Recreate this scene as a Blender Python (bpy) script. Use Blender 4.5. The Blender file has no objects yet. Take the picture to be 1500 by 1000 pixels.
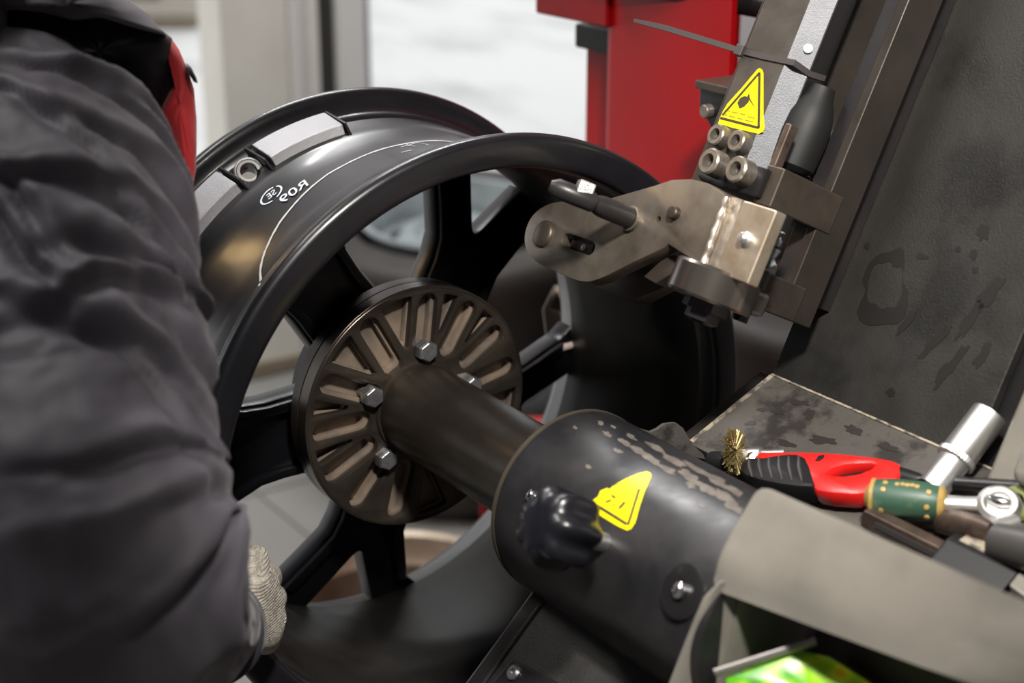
import bpy, bmesh, math, random
from mathutils import Vector, Matrix, noise

S = bpy.context.scene
COL = S.collection
R_ = math.radians
V = Vector
random.seed(4)

# ------------------------------------------------------------------ camera
ZA = 0.9                                   # height of the spindle axis above the floor
CF = V((-0.78105196, 0.52542452, -0.33747135))
CR = V((0.55816906, 0.82972724, 0.0))
CU = V((-0.28000917, 0.18836606, 0.9413358))
CC = V((0.91567, -0.6015, 0.48412 + ZA))
FPX = 2300.6
cd = bpy.data.cameras.new('camera')
cam = bpy.data.objects.new('camera', cd)
COL.objects.link(cam)
cd.sensor_width = 36.0
cd.lens = FPX / 1500 * 36
cd.clip_start = 0.05
mx = Matrix((CR, CU, -CF)).transposed().to_4x4()
mx.translation = CC
cam.matrix_world = mx
cd.dof.use_dof = True
cd.dof.focus_distance = 1.17
cd.dof.aperture_fstop = 4.8
S.camera = cam

# ------------------------------------------------------------------ world, lights, exposure
S.view_settings.view_transform = 'Standard'
S.view_settings.look = 'None'
S.view_settings.gamma = 1.0
S.view_settings.use_curve_mapping = False
S.view_settings.exposure = 0.0
w = bpy.data.worlds.new('world')
S.world = w
w.use_nodes = True
bg = w.node_tree.nodes['Background']
bg.inputs['Color'].default_value = (0.97, 0.985, 1.0, 1)
bg.inputs['Strength'].default_value = 1.12


def area(name, loc, target, sx, sy, power, color=(1, 1, 1)):
    l = bpy.data.lights.new(name, 'AREA')
    l.shape = 'RECTANGLE'
    l.size = sx
    l.size_y = sy
    l.energy = power
    l.color = color
    o = bpy.data.objects.new(name, l)
    COL.objects.link(o)
    o.location = loc
    o.rotation_euler = (V(target) - V(loc)).to_track_quat('-Z', 'Y').to_euler()
    return o


# shop lamp hanging over the operator, two ceiling strips, one warm lamp at the far wall
sl_ = bpy.data.lights.new('work_lamp', 'SPOT')
sl_.energy = 90
sl_.color = (1.0, 0.95, 0.88)
sl_.spot_size = R_(60)
sl_.spot_blend = 0.55
sl_.shadow_soft_size = 0.05
so_ = bpy.data.objects.new('work_lamp', sl_)
COL.objects.link(so_)
so_.location = (0.70, -0.31, ZA + 0.94)
so_.rotation_euler = (V((0.27, 0.15, ZA + 0.1)) - so_.location).to_track_quat('-Z', 'Y').to_euler()
area('ceiling_strip_near', (-0.7, -1.0, 3.25), (-0.3, -0.6, 0), 1.3, 0.25, 34, (1.0, 0.97, 0.93))
area('ceiling_strip_far', (-1.7, 0.75, 3.25), (-1.4, 0.6, 0), 1.3, 0.2, 62, (1.0, 0.995, 0.985))
area('warm_wall_lamp', (-2.2, -0.75, ZA + 1.12), (-0.1, -0.2, ZA + 0.1), 0.42, 0.2, 4, (1.0, 0.66, 0.3))


# ------------------------------------------------------------------ pixel rays -> points in the place
def ray(x, y):
    return CF + CR * ((x - 750) / FPX) - CU * ((y - 500) / FPX)


def at(x, y, d):
    return CC + ray(x, y) * d


def on_plane(x, y, n, p0):
    r = ray(x, y)
    return CC + r * ((V(p0) - CC).dot(n) / r.dot(n))


def on_x(x, y, X):
    return on_plane(x, y, V((1, 0, 0)), (X, 0, 0))


def on_cyl(x, y, r):
    d = ray(x, y)
    cy, cz = CC.y, CC.z - ZA
    a = d.y ** 2 + d.z ** 2
    b = 2 * (cy * d.y + cz * d.z)
    c = cy * cy + cz * cz - r * r
    disc = max(b * b - 4 * a * c, 0)
    t = (-b - math.sqrt(disc)) / 2 / a
    P = CC + d * t
    return P.x, math.atan2(P.z - ZA, P.y)


def cylp(X, ang, r):
    return V((X, r * math.cos(ang), ZA + r * math.sin(ang)))


# ------------------------------------------------------------------ materials
def mat(name, base, rough=0.5, metal=0.0, var=None, var_scale=20, var_pos=(0.4, 0.65), bump=0.0, bump_scale=200,
        coat=0.0, rough_var=0.0, chips=None, chips_scale=40, chips_pos=(0.6, 0.64), stretch=None, sheen=0.0, emit=0.0,
        streak=None):
    m = bpy.data.materials.new(name)
    m.use_nodes = True
    nt = m.node_tree
    N, L = nt.nodes, nt.links
    p = N['Principled BSDF']
    p.inputs['Base Color'].default_value = (*base, 1)
    p.inputs['Roughness'].default_value = rough
    p.inputs['Metallic'].default_value = metal
    p.inputs['Coat Weight'].default_value = coat
    p.inputs['Coat Roughness'].default_value = 0.12
    p.inputs['Sheen Weight'].default_value = sheen
    if not (var or bump or rough_var or chips or streak):
        return m
    tc = N.new('ShaderNodeTexCoord')
    src = tc.outputs['Object']
    if stretch:
        mp = N.new('ShaderNodeMapping')
        mp.inputs['Scale'].default_value = stretch
        L.new(src, mp.inputs['Vector'])
        src = mp.outputs['Vector']

    def nz(scale, detail=5, rgh=0.6):
        n = N.new('ShaderNodeTexNoise')
        n.inputs['Scale'].default_value = scale
        n.inputs['Detail'].default_value = detail
        n.inputs['Roughness'].default_value = rgh
        L.new(src, n.inputs['Vector'])
        return n.outputs['Fac']

    def rng(f, a, b, lo=0.0, hi=1.0):
        r = N.new('ShaderNodeMapRange')
        r.inputs['From Min'].default_value = a
        r.inputs['From Max'].default_value = b
        r.inputs['To Min'].default_value = lo
        r.inputs['To Max'].default_value = hi
        L.new(f, r.inputs['Value'])
        return r.outputs['Result']
    col = None
    if var:
        f = rng(nz(var_scale), *var_pos)
        mxn = N.new('ShaderNodeMix')
        mxn.data_type = 'RGBA'
        mxn.inputs['A'].default_value = (*base, 1)
        mxn.inputs['B'].default_value = (*var, 1)
        L.new(f, mxn.inputs['Factor'])
        col = mxn.outputs['Result']
    if chips:
        f2 = rng(nz(chips_scale, 8, 0.7), *chips_pos)
        m2 = N.new('ShaderNodeMix')
        m2.data_type = 'RGBA'
        if col:
            L.new(col, m2.inputs['A'])
        else:
            m2.inputs['A'].default_value = (*base, 1)
        m2.inputs['B'].default_value = (*chips, 1)
        L.new(f2, m2.inputs['Factor'])
        col = m2.outputs['Result']
    if col:
        L.new(col, p.inputs['Base Color'])
    if rough_var:
        L.new(rng(nz(var_scale * 1.7), 0.3, 0.7, max(rough - rough_var, 0.03), rough + rough_var), p.inputs['Roughness'])
    if bump:
        b = N.new('ShaderNodeBump')
        b.inputs['Strength'].default_value = bump
        b.inputs['Distance'].default_value = 0.002
        L.new(nz(bump_scale, 3), b.inputs['Height'])
        L.new(b.outputs['Normal'], p.inputs['Normal'])
    return m


M = {}
M['rim'] = mat('rim_black', (0.006, 0.006, 0.0085), 0.33, 0.0, var=(0.011, 0.0105, 0.013), var_scale=9, coat=0.15, rough_var=0.06,
               bump=0.02, bump_scale=900)
M['rim_inner'] = mat('rim_inside', (0.005, 0.0047, 0.0045), 0.5, var=(0.016, 0.0145, 0.013), var_scale=5, var_pos=(0.48, 0.62))
M['rim_inner'].node_tree.nodes['Principled BSDF'].inputs['Specular IOR Level'].default_value = 0.18
M['rim_cast'] = mat('rim_cast_grey', (0.42, 0.42, 0.44), 0.36, 0.8, bump=0.4, bump_scale=1400)
M['spoke'] = mat('spoke_black', (0.004, 0.004, 0.0055), 0.3, 0.0, coat=0.0, bump=0.05, bump_scale=1200)
M['spoke'].node_tree.nodes['Principled BSDF'].inputs['Specular IOR Level'].default_value = 0.28
M['chalk'] = mat('chalk', (0.62, 0.62, 0.62), 0.8)
M['stamp'] = mat('stamp_white', (0.75, 0.85, 0.95), 0.7)
M['boss'] = mat('bare_alloy', (0.42, 0.41, 0.40), 0.35, 0.8)
M['adapter'] = mat('adapter_dark', (0.040, 0.034, 0.028), 0.42, 0.65, var=(0.075, 0.06, 0.048), var_scale=18, rough_var=0.1)
M['adapter_edge'] = mat('adapter_edge', (0.035, 0.030, 0.027), 0.36, 0.6, stretch=(60, 3, 3), var=(0.06, 0.05, 0.045), var_scale=10)
M['adapter_highlight'] = mat('adapter_highlight', (0.085, 0.072, 0.06), 0.3, 0.85)  # edge highlight of the plate put into a lighter colour
M['pocket'] = mat('pocket_brown', (0.24, 0.185, 0.14), 0.55, 0.3, var=(0.12, 0.10, 0.085), var_scale=25)
M['pocket_rust'] = mat('pocket_rust', (0.16, 0.075, 0.04), 0.65, 0.2, var=(0.20, 0.14, 0.10), var_scale=60)
M['tube'] = mat('spindle_dark', (0.045, 0.037, 0.028), 0.36, 0.5, var=(0.025, 0.021, 0.018), var_scale=14, rough_var=0.08,
                chips=(0.16, 0.14, 0.11), chips_scale=110, chips_pos=(0.72, 0.76))
M['rimring'] = mat('worn_ring', (0.13, 0.105, 0.08), 0.42, 0.6)
M['housing'] = mat('housing_black', (0.011, 0.011, 0.013), 0.4, 0.0, var=(0.026, 0.024, 0.025), var_scale=16,
                   rough_var=0.12, chips=(0.16, 0.14, 0.125), chips_scale=85, chips_pos=(0.68, 0.72))
M['yellow'] = mat('sticker_yellow', (0.90, 0.76, 0.0), 0.4, var=(0.80, 0.66, 0.0), var_scale=60)
M['ink'] = mat('sticker_ink', (0.045, 0.035, 0.02), 0.5)
M['ink_faded'] = mat('sticker_ink_faded', (0.36, 0.29, 0.02), 0.5)
M['knob'] = mat('knob_black', (0.006, 0.006, 0.009), 0.32, coat=0.1)
M['chrome'] = mat('chrome', (0.80, 0.80, 0.80), 0.12, 1.0)
M['zinc'] = mat('zinc_bolt', (0.50, 0.51, 0.53), 0.32, 0.9, var=(0.36, 0.36, 0.38), var_scale=220, bump=0.15, bump_scale=500)
M['satin'] = mat('satin_steel', (0.70, 0.70, 0.69), 0.42, 1.0)
M['satin_rough'] = mat('cast_zinc', (0.55, 0.54, 0.52), 0.35, 0.85, bump=0.5, bump_scale=900)
M['capscrew'] = mat('cap_screw', (0.30, 0.27, 0.235), 0.4, 0.7, var=(0.2, 0.17, 0.14), var_scale=200)
M['console'] = mat('console_grey', (0.205, 0.19, 0.165), 0.36, 0.0, var=(0.15, 0.14, 0.122), var_scale=11, rough_var=0.08)
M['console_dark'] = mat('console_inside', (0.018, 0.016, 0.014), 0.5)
M['rubber'] = mat('mat_black', (0.021, 0.0195, 0.018), 0.5, 0.0, var=(0.009, 0.0085, 0.008), var_scale=9, var_pos=(0.5, 0.62),
                  rough_var=0.15, chips=(0.21, 0.19, 0.17), chips_scale=260, chips_pos=(0.765, 0.79), bump=0.2, bump_scale=500)
M['rubber_low'] = mat('mat_dusty', (0.085, 0.077, 0.069), 0.55, 0.0, var=(0.030, 0.027, 0.025), var_scale=26, var_pos=(0.5, 0.6),
                      rough_var=0.1, chips=(0.3, 0.27, 0.22), chips_scale=240, chips_pos=(0.72, 0.76), bump=0.25, bump_scale=420)
M['dust'] = mat('dust_line', (0.34, 0.29, 0.22), 0.9, var=(0.09, 0.08, 0.07), var_scale=130, var_pos=(0.45, 0.6))
M['arm'] = mat('arm_steel', (0.24, 0.207, 0.17), 0.42, 0.7, var=(0.145, 0.115, 0.092), var_scale=22, rough_var=0.1)
M['arm_dark'] = mat('arm_brown', (0.105, 0.085, 0.068), 0.42, 0.6, var=(0.06, 0.048, 0.04), var_scale=18, rough_var=0.1)
M['rail'] = mat('rail_brown', (0.058, 0.048, 0.040), 0.4, 0.45, var=(0.038, 0.032, 0.028), var_scale=15, rough_var=0.1,
                chips=(0.2, 0.18, 0.16), chips_scale=230, chips_pos=(0.74, 0.78))
M['rail_black'] = mat('rail_black', (0.012, 0.011, 0.012), 0.5, 0.0, var=(0.028, 0.022, 0.022), var_scale=12)
M['knuckle'] = mat('knuckle_bare', (0.56, 0.49, 0.40), 0.42, 0.8, var=(0.42, 0.34, 0.25), var_scale=40,
                   chips=(0.22, 0.13, 0.075), chips_scale=28, chips_pos=(0.62, 0.68))
M['weld'] = mat('weld_bead', (0.62, 0.56, 0.49), 0.4, 0.8, bump=0.2, bump_scale=160, var=(0.3, 0.25, 0.2), var_scale=60)
M['weldgrey'] = mat('weld_grey', (0.16, 0.14, 0.135), 0.4, 0.7, bump=0.5, bump_scale=140)
M['bearing'] = mat('bearing', (0.20, 0.18, 0.16), 0.25, 0.9)
M['grease'] = mat('grease', (0.30, 0.35, 0.38), 0.25, 0.0, var=(0.10, 0.11, 0.12), var_scale=120)
M['tubearm'] = mat('tube_grey', (0.062, 0.054, 0.048), 0.45, 0.35, var=(0.10, 0.088, 0.078), var_scale=20, rough_var=0.1,
                   chips=(0.3, 0.28, 0.26), chips_scale=190, chips_pos=(0.76, 0.79), bump=0.1, bump_scale=700)
M['tubebevel'] = mat('tube_bevel', (0.125, 0.128, 0.145), 0.45, 0.2, bump=0.15, bump_scale=900, var=(0.10, 0.102, 0.115), var_scale=50)
M['blackbar'] = mat('black_steel', (0.013, 0.012, 0.013), 0.35, 0.2, coat=0.2)
M['hose'] = mat('hose_rubber', (0.006, 0.006, 0.006), 0.6)
M['plastic_black'] = mat('black_plastic', (0.010, 0.010, 0.011), 0.48)
M['plastic_black'].node_tree.nodes['Principled BSDF'].inputs['Specular IOR Level'].default_value = 0.3
M['tie'] = mat('cable_tie', (0.055, 0.048, 0.048), 0.45)
M['red'] = mat('red_paint', (0.36, 0.0012, 0.004), 0.42, var=(0.31, 0.0012, 0.003), var_scale=5)
M['red'].node_tree.nodes['Principled BSDF'].inputs['Specular IOR Level'].default_value = 0.22
M['red_plastic'] = mat('red_plastic', (0.80, 0.018, 0.016), 0.33, coat=0.2)
M['green'] = mat('green_handle', (0.035, 0.085, 0.055), 0.45, var=(0.19, 0.22, 0.10), var_scale=24, var_pos=(0.5, 0.68))
M['gold'] = mat('handle_gold', (0.45, 0.30, 0.09), 0.42, var=(0.32, 0.21, 0.06), var_scale=90)
M['brass'] = mat('brass_wire', (0.40, 0.32, 0.14), 0.4, 0.8)
M['tool_brown'] = mat('tool_brown', (0.13, 0.095, 0.075), 0.42, 0.6, var=(0.07, 0.05, 0.04), var_scale=60)
M['tool_grey'] = mat('tool_grey', (0.07, 0.066, 0.063), 0.42, 0.4)
M['pin_dark'] = mat('pin_dark', (0.03, 0.029, 0.03), 0.38, 0.3)
M['edge_glint'] = mat('spoke_glint', (0.95, 0.78, 0.70), 0.25, 0.6)  # bright pinkish tone of the lit spoke edge, put into the colour
M['tyre'] = mat('tyre_rubber', (0.017, 0.015, 0.0135), 0.6, var=(0.034, 0.028, 0.023), var_scale=8, bump=0.2, bump_scale=120)
M['white_steel'] = mat('steel_wheel_white', (0.30, 0.345, 0.36), 0.4, 0.1, var=(0.21, 0.24, 0.25), var_scale=10,
                       chips=(0.22, 0.13, 0.07), chips_scale=14, chips_pos=(0.64, 0.7))
M['tan_steel'] = mat('steel_wheel_tan', (0.42, 0.36, 0.28), 0.35, 0.4, var=(0.28, 0.20, 0.13), var_scale=9)
M['tile'] = mat('floor_tile', (0.22, 0.215, 0.205), 0.45, var=(0.19, 0.185, 0.175), var_scale=3)
M['grout'] = mat('floor_grout', (0.24, 0.215, 0.18), 0.85)
M['snow'] = mat('outdoor_ground', (0.86, 0.86, 0.84), 0.9, var=(0.56, 0.56, 0.545), var_scale=1.6, var_pos=(0.5, 0.75), stretch=(0.5, 1.6, 1))
M['frame'] = mat('frame_cream', (0.72, 0.70, 0.64), 0.42, var=(0.67, 0.65, 0.59), var_scale=6)
M['frame_white'] = mat('frame_white', (0.68, 0.675, 0.65), 0.4)
M['frame_grey'] = mat('frame_grey', (0.30, 0.30, 0.31), 0.45)
M['gasket'] = mat('gasket', (0.035, 0.033, 0.032), 0.55)
M['dirt_shade'] = mat('base_dirt_shade', (0.24, 0.19, 0.14), 0.8)  # real dirt on the post trim, painted shadow under the cabinet
M['wall'] = mat('wall_paint', (0.36, 0.335, 0.35), 0.7, var=(0.32, 0.30, 0.315), var_scale=4)
M['beige'] = mat('cabinet_beige', (0.42, 0.385, 0.33), 0.5)
M['beige_dark'] = mat('cabinet_line', (0.12, 0.11, 0.10), 0.6)
M['steel'] = mat('plain_steel', (0.33, 0.31, 0.30), 0.4, 0.7)
M['jacket'] = mat('jacket_grey', (0.090, 0.083, 0.102), 0.62, 0.0, var=(0.066, 0.061, 0.077), var_scale=14, sheen=0.12, bump=0.08, bump_scale=300)
M['jacket_black'] = mat('jacket_black', (0.008, 0.008, 0.012), 0.5, sheen=0.15)
M['jacket_red'] = mat('jacket_red', (0.85, 0.05, 0.06), 0.6, sheen=0.2)
M['trousers'] = mat('trousers', (0.03, 0.03, 0.04), 0.7)
M['skin'] = mat('skin', (0.62, 0.38, 0.28), 0.5)
M['hair'] = mat('hair', (0.02, 0.015, 0.012), 0.6)


def glove_mat():
    m = mat('knit_glove', (0.50, 0.46, 0.40), 0.85, var=(0.30, 0.27, 0.23), var_scale=120)
    nt = m.node_tree
    N, L = nt.nodes, nt.links
    tc = N.new('ShaderNodeTexCoord')
    wv = N.new('ShaderNodeTexWave')
    wv.wave_type = 'BANDS'
    wv.bands_direction = 'Z'
    wv.inputs['Scale'].default_value = 150
    wv.inputs['Distortion'].default_value = 3.0
    wv.inputs['Detail Scale'].default_value = 4
    L.new(tc.outputs['Object'], wv.inputs['Vector'])
    b = N.new('ShaderNodeBump')
    b.inputs['Strength'].default_value = 0.9
    b.inputs['Distance'].default_value = 0.0016
    L.new(wv.outputs['Fac'], b.inputs['Height'])
    L.new(b.outputs['Normal'], N['Principled BSDF'].inputs['Normal'])
    return m


M['glove'] = glove_mat()


def pack_mat():
    m = bpy.data.materials.new('pack_print')
    m.use_nodes = True
    N, L = m.node_tree.nodes, m.node_tree.links
    p = N['Principled BSDF']
    p.inputs['Roughness'].default_value = 0.3
    tc = N.new('ShaderNodeTexCoord')
    vo = N.new('ShaderNodeTexNoise')
    vo.inputs['Scale'].default_value = 48
    vo.inputs['Detail'].default_value = 1
    L.new(tc.outputs['Object'], vo.inputs['Vector'])
    cr = N.new('ShaderNodeValToRGB')
    e = cr.color_ramp.elements
    e[0].position = 0.30
    e[0].color = (0.01, 0.07, 0.008, 1)
    e[1].position = 0.42
    e[1].color = (0.07, 0.33, 0.01, 1)
    a = e.new(0.52)
    a.color = (0.30, 0.60, 0.005, 1)
    a = e.new(0.60)
    a.color = (0.62, 0.72, 0.01, 1)
    a = e.new(0.70)
    a.color = (0.75, 0.25, 0.01, 1)
    L.new(vo.outputs['Fac'], cr.inputs['Fac'])
    L.new(cr.outputs['Color'], p.inputs['Base Color'])
    return m


M['pack'] = pack_mat()


# ------------------------------------------------------------------ mesh helpers
class MB:
    """collects shapes, then links them as ONE mesh object"""

    def __init__(s):
        s.v = []
        s.f = []

    def add(s, vs, fs):
        o = len(s.v)
        s.v += [V(p) for p in vs]
        s.f += [tuple(o + i for i in f) for f in fs]
        return s

    def box(s, fr, a, b):
        p = [fr(x, y, z) for z in (a[2], b[2]) for y in (a[1], b[1]) for x in (a[0], b[0])]
        return s.add(p, [(0, 2, 3, 1), (4, 5, 7, 6), (0, 1, 5, 4), (2, 6, 7, 3), (0, 4, 6, 2), (1, 3, 7, 5)])

    def prism(s, pts0, pts1):
        n = len(pts0)
        f = [tuple(range(n))[::-1], tuple(range(n, 2 * n))]
        f += [(i, (i + 1) % n, n + (i + 1) % n, n + i) for i in range(n)]
        return s.add(list(pts0) + list(pts1), f)

    def rings(s, rings, closed=True, cap=True, loop=False):
        n = len(rings[0])
        vs = [p for r in rings for p in r]
        fs = []
        m = len(rings)
        for k in range(m if loop else m - 1):
            k2 = (k + 1) % m
            for i in range(n if closed else n - 1):
                j = (i + 1) % n
                fs.append((k * n + i, k * n + j, k2 * n + j, k2 * n + i))
        if cap and closed and not loop:
            fs.append(tuple(range(n))[::-1])
            fs.append(tuple((m - 1) * n + i for i in range(n)))
        return s.add(vs, fs)

    def lathe(s, prof, o, az, seg=48, a0=0.0, a1=None, cap=True, ref=None, loop=False):
        """prof: (height along az, radius)"""
        az = V(az).normalized()
        ex, ey = perp(az, ref)
        full = a1 is None
        a1_ = 2 * math.pi if full else a1
        n = seg if full else seg + 1
        rings = []
        for h, r in prof:
            rings.append([V(o) + az * h + (ex * math.cos(t) + ey * math.sin(t)) * r
                          for t in [a0 + (a1_ - a0) * i / seg for i in range(n)]])
        if full:
            return s.rings(rings, True, cap, loop)
        # partial: sweep the closed profile along the arc
        m = len(prof)
        cols = [[rings[k][i] for k in range(m)] for i in range(n)]
        return s.rings(cols, True, True, False)

    def tube(s, path, rad, seg=12, cap=True, flat=None, up=None):
        path = [V(p) for p in path]
        rr = rad if isinstance(rad, (list, tuple)) else [rad] * len(path)
        rings = []
        prev = None
        for i, p in enumerate(path):
            t = (path[min(i + 1, len(path) - 1)] - path[max(i - 1, 0)]).normalized()
            if prev is None:
                ex, ey = perp(t, up)
            else:
                ex = (prev - t * prev.dot(t)).normalized()
                ey = t.cross(ex)
            prev = ex
            k = flat if flat else 1.0
            rings.append([p + (ex * math.cos(a) + ey * math.sin(a) * k) * rr[i]
                          for a in [2 * math.pi * j / seg for j in range(seg)]])
        return s.rings(rings, True, cap)


def perp(az, ref=None):
    r = V(ref) if ref is not None else (V((0, 0, 1)) if abs(az.z) < 0.9 else V((1, 0, 0)))
    ex = (r - az * r.dot(az)).normalized()
    return ex, az.cross(ex)


def frame(o, ex, ey, ez):
    o, ex, ey, ez = V(o), V(ex), V(ey), V(ez)
    return lambda x, y, z: o + ex * x + ey * y + ez * z


WORLD = frame((0, 0, 0), (1, 0, 0), (0, 1, 0), (0, 0, 1))


def root_loc(o):
    l = o.location.copy()
    while o.parent:
        o = o.parent
        l = l + o.location
    return l


def link_mesh(name, me, material, parent=None, loc=None, smooth=35, bevel=0, bseg=2):
    o = bpy.data.objects.new(name, me)
    COL.objects.link(o)
    if material:
        me.materials.clear()
        me.materials.append(material)
    if parent:
        off = root_loc(parent)
        o.parent = parent
    elif loc is not None:
        off = V(loc)
        o.location = off
    else:
        off = V((0, 0, 0))
    if off.length > 0:
        me.transform(Matrix.Translation(-off))
    if smooth:
        me.shade_smooth()
        me.set_sharp_from_angle(angle=R_(smooth))
    if bevel:
        b = o.modifiers.new('bevel', 'BEVEL')
        b.width = bevel
        b.segments = bseg
        b.limit_method = 'ANGLE'
        b.angle_limit = R_(40)
        b.harden_normals = True
    return o


def obj(name, mb, material, parent=None, loc=None, smooth=35, bevel=0, bseg=2, fix=True):
    me = bpy.data.meshes.new(name)
    me.from_pydata([tuple(p) for p in mb.v], [], mb.f)
    if fix:
        bm = bmesh.new()
        bm.from_mesh(me)
        bmesh.ops.recalc_face_normals(bm, faces=bm.faces)
        bm.to_mesh(me)
        bm.free()
    me.update()
    return link_mesh(name, me, material, parent, loc, smooth, bevel, bseg)


def baked(o):
    dg = bpy.context.evaluated_depsgraph_get()
    return bpy.data.meshes.new_from_object(o.evaluated_get(dg))


def sheet(name, outlines, fr, t0, t1, material, parent=None, bevel=0.0, warp=None, smooth=35, loc=None):
    """flat plate with holes: outlines are 2-D loops in the frame's x, y; it spans t0..t1 along z"""
    cu = bpy.data.curves.new('tmp', 'CURVE')
    cu.dimensions = '2D'
    cu.fill_mode = 'BOTH'
    cu.extrude = max((t1 - t0) / 2 - bevel, 1e-5)
    cu.bevel_depth = bevel
    cu.bevel_resolution = 1
    cu.offset = -bevel
    for ol in outlines:
        sp = cu.splines.new('POLY')
        sp.points.add(len(ol) - 1)
        for p, q in zip(sp.points, ol):
            p.co = (q[0], q[1], 0, 1)
        sp.use_cyclic_u = True
    o = bpy.data.objects.new('tmp', cu)
    COL.objects.link(o)
    me = baked(o)
    bpy.data.objects.remove(o)
    me.name = name
    tm = (t0 + t1) / 2
    for v in me.vertices:
        x, y, z = v.co
        v.co = warp(x, y, z + tm) if warp else fr(x, y, z + tm)
    bm = bmesh.new()
    bm.from_mesh(me)
    bmesh.ops.remove_doubles(bm, verts=bm.verts, dist=1e-5)
    bmesh.ops.recalc_face_normals(bm, faces=bm.faces)
    bm.to_mesh(me)
    bm.free()
    return link_mesh(name, me, material, parent, loc, smooth)


def rounded(pts, r, n=4):
    """round the corners of a 2-D loop (radius r, or a list)"""
    out = []
    m = len(pts)
    for i in range(m):
        p = V((*pts[i], 0))
        a = V((*pts[i - 1], 0)) - p
        b = V((*pts[(i + 1) % m], 0)) - p
        rr = r[i] if isinstance(r, (list, tuple)) else r
        if rr <= 0:
            out.append((p.x, p.y))
            continue
        ang = a.angle(b)
        d = min(rr / max(math.tan(ang / 2), 1e-4), 0.45 * min(a.length, b.length))
        p0, p1 = p + a.normalized() * d, p + b.normalized() * d
        for k in range(n + 1):
            t = k / n
            q = p0 * (1 - t) ** 2 + p * 2 * t * (1 - t) + p1 * t * t
            out.append((q.x, q.y))
    return out


def thing(name, label, cat, loc=(0, 0, 0), group=None):
    o = bpy.data.objects.new(name, None)
    o.empty_display_size = 0.05
    COL.objects.link(o)
    o.location = loc
    return tag(o, label, cat, group)


def tag(o, label, cat, group=None, kind=None):
    if label:
        o['label'] = label
    if cat:
        o['category'] = cat
    if group:
        o['group'] = group
    if kind:
        o['kind'] = kind
    return o


def struct(o):
    o['kind'] = 'structure'
    return o


def lab(o, label):
    o['label'] = label
    return o


def text_mesh(body, size):
    cu = bpy.data.curves.new('tmp', 'FONT')
    cu.body = body
    cu.size = size
    cu.offset = size * 0.008
    cu.align_x = 'CENTER'
    cu.align_y = 'CENTER'
    o = bpy.data.objects.new('tmp', cu)
    COL.objects.link(o)
    me = baked(o)
    bpy.data.objects.remove(o)
    return me


def hexhead(mb, o, az, r, h, n=6, dome=True):
    az = V(az).normalized()
    prof = [(0, r), (h * 0.8, r), (h, r * 0.86)]
    mb.lathe(prof, o, az, n)
    return mb


def capscrew_into(parent, o, az, r, h, material=None):
    """socket head cap screw: head with a hex socket"""
    az = V(az).normalized()
    mb = MB()
    mb.lathe([(0, r), (h * 0.9, r), (h, r * 0.88), (h, r * 0.55), (h * 0.45, r * 0.5), (h * 0.45, 0.0001)], o, az, 24)
    b = obj('cap_screw', mb, material or M['capscrew'], parent)
    s = obj('hex_socket', MB().lathe([(h * 0.46, r * 0.50), (h * 0.47, 0.0001)], o, az, 6), M['gasket'], b)
    return b


# ------------------------------------------------------------------ the room
room = MB()
fx0, fx1, fy0, fy1 = -2.43, 3.6, -3.0, 1.8
floor = obj('floor', MB().box(WORLD, (fx0, fy0, -0.12), (fx1, fy1, -0.006)), M['grout'])
struct(floor)
ts = 0.6
tile_me = None
for i in range(11):
    for j in range(8):
        x0, y0 = fx0 + 0.02 + i * ts, fy0 + 0.0 + j * ts
        if x0 + ts > fx1 + 0.7 or x0 > 1.2:
            continue
        if tile_me is None:
            mb = MB().box(WORLD, (0.004, 0.004, -0.006), (ts - 0.004, ts - 0.004, 0))
            t = obj('floor_tile', mb, M['tile'], floor)
            tile_me = t.data
        else:
            t = bpy.data.objects.new('floor_tile', tile_me)
            COL.objects.link(t)
            t.parent = floor
        t.location = (x0, y0, 0)
ground = struct(obj('floor_outdoor', MB().box(WORLD, (-30, -22, -0.15), (fx0, 26, -0.01)), M['snow']))
wr = struct(obj('wall_right', MB().box(WORLD, (-1.95, 1.8, 0), (3.6, 1.95, 3.4)), M['wall']))
bb = struct(obj('baseboard_right', MB().box(WORLD, (-1.95, 1.782, 0), (3.6, 1.8, 0.07)), M['frame']))
struct(obj('wall_left', MB().box(WORLD, (-2.43, -3.15, 0), (3.6, -3.0, 3.4)), M['wall']))
struct(obj('wall_near', MB().box(WORLD, (3.6, -3.15, 0), (3.75, 1.95, 3.4)), M['wall']))
struct(obj('ceiling', MB().box(WORLD, (-2.6, -3.15, 3.4), (3.75, 1.95, 3.5)), M['frame_white']))
mb = MB().box(WORLD, (-2.6, -3.15, 2.05), (-2.43, 4.2, 3.4)).box(WORLD, (-2.43, 1.95, 2.05), (-1.95, 4.2, 3.4)).box(WORLD, (-2.6, -3.15, 0), (-2.43, -1.9, 2.05))
struct(obj('wall_far', mb, M['wall']))
# post of the gate: wide cream panel, thin rib, second panel, dark gasket, light panel, grey edge strip
ya, yb = on_x(326, 100, -2.43).y, on_x(549, 100, -2.43).y
yp = [on_x(q, 100, -2.43).y for q in (326, 424, 436, 470, 497, 537, 549)]
dr = struct(obj('door_1', MB().box(WORLD, (-2.56, yp[0], 0), (-2.43, yp[1], 2.05)), M['frame'], bevel=0.006))
obj('door_rib', MB().box(WORLD, (-2.55, yp[1], 0), (-2.405, yp[2], 2.05)), M['frame_white'], dr, bevel=0.004)
obj('door_panel', MB().box(WORLD, (-2.55, yp[2], 0), (-2.435, yp[3], 2.05)), M['frame'], dr)
obj('gasket', MB().box(WORLD, (-2.53, yp[3], 0), (-2.45, yp[4], 2.05)), M['gasket'], dr)
obj('door_edge', MB().box(WORLD, (-2.55, yp[4], 0), (-2.43, yp[5], 2.05)), M['frame_white'], dr, bevel=0.004)
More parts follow.
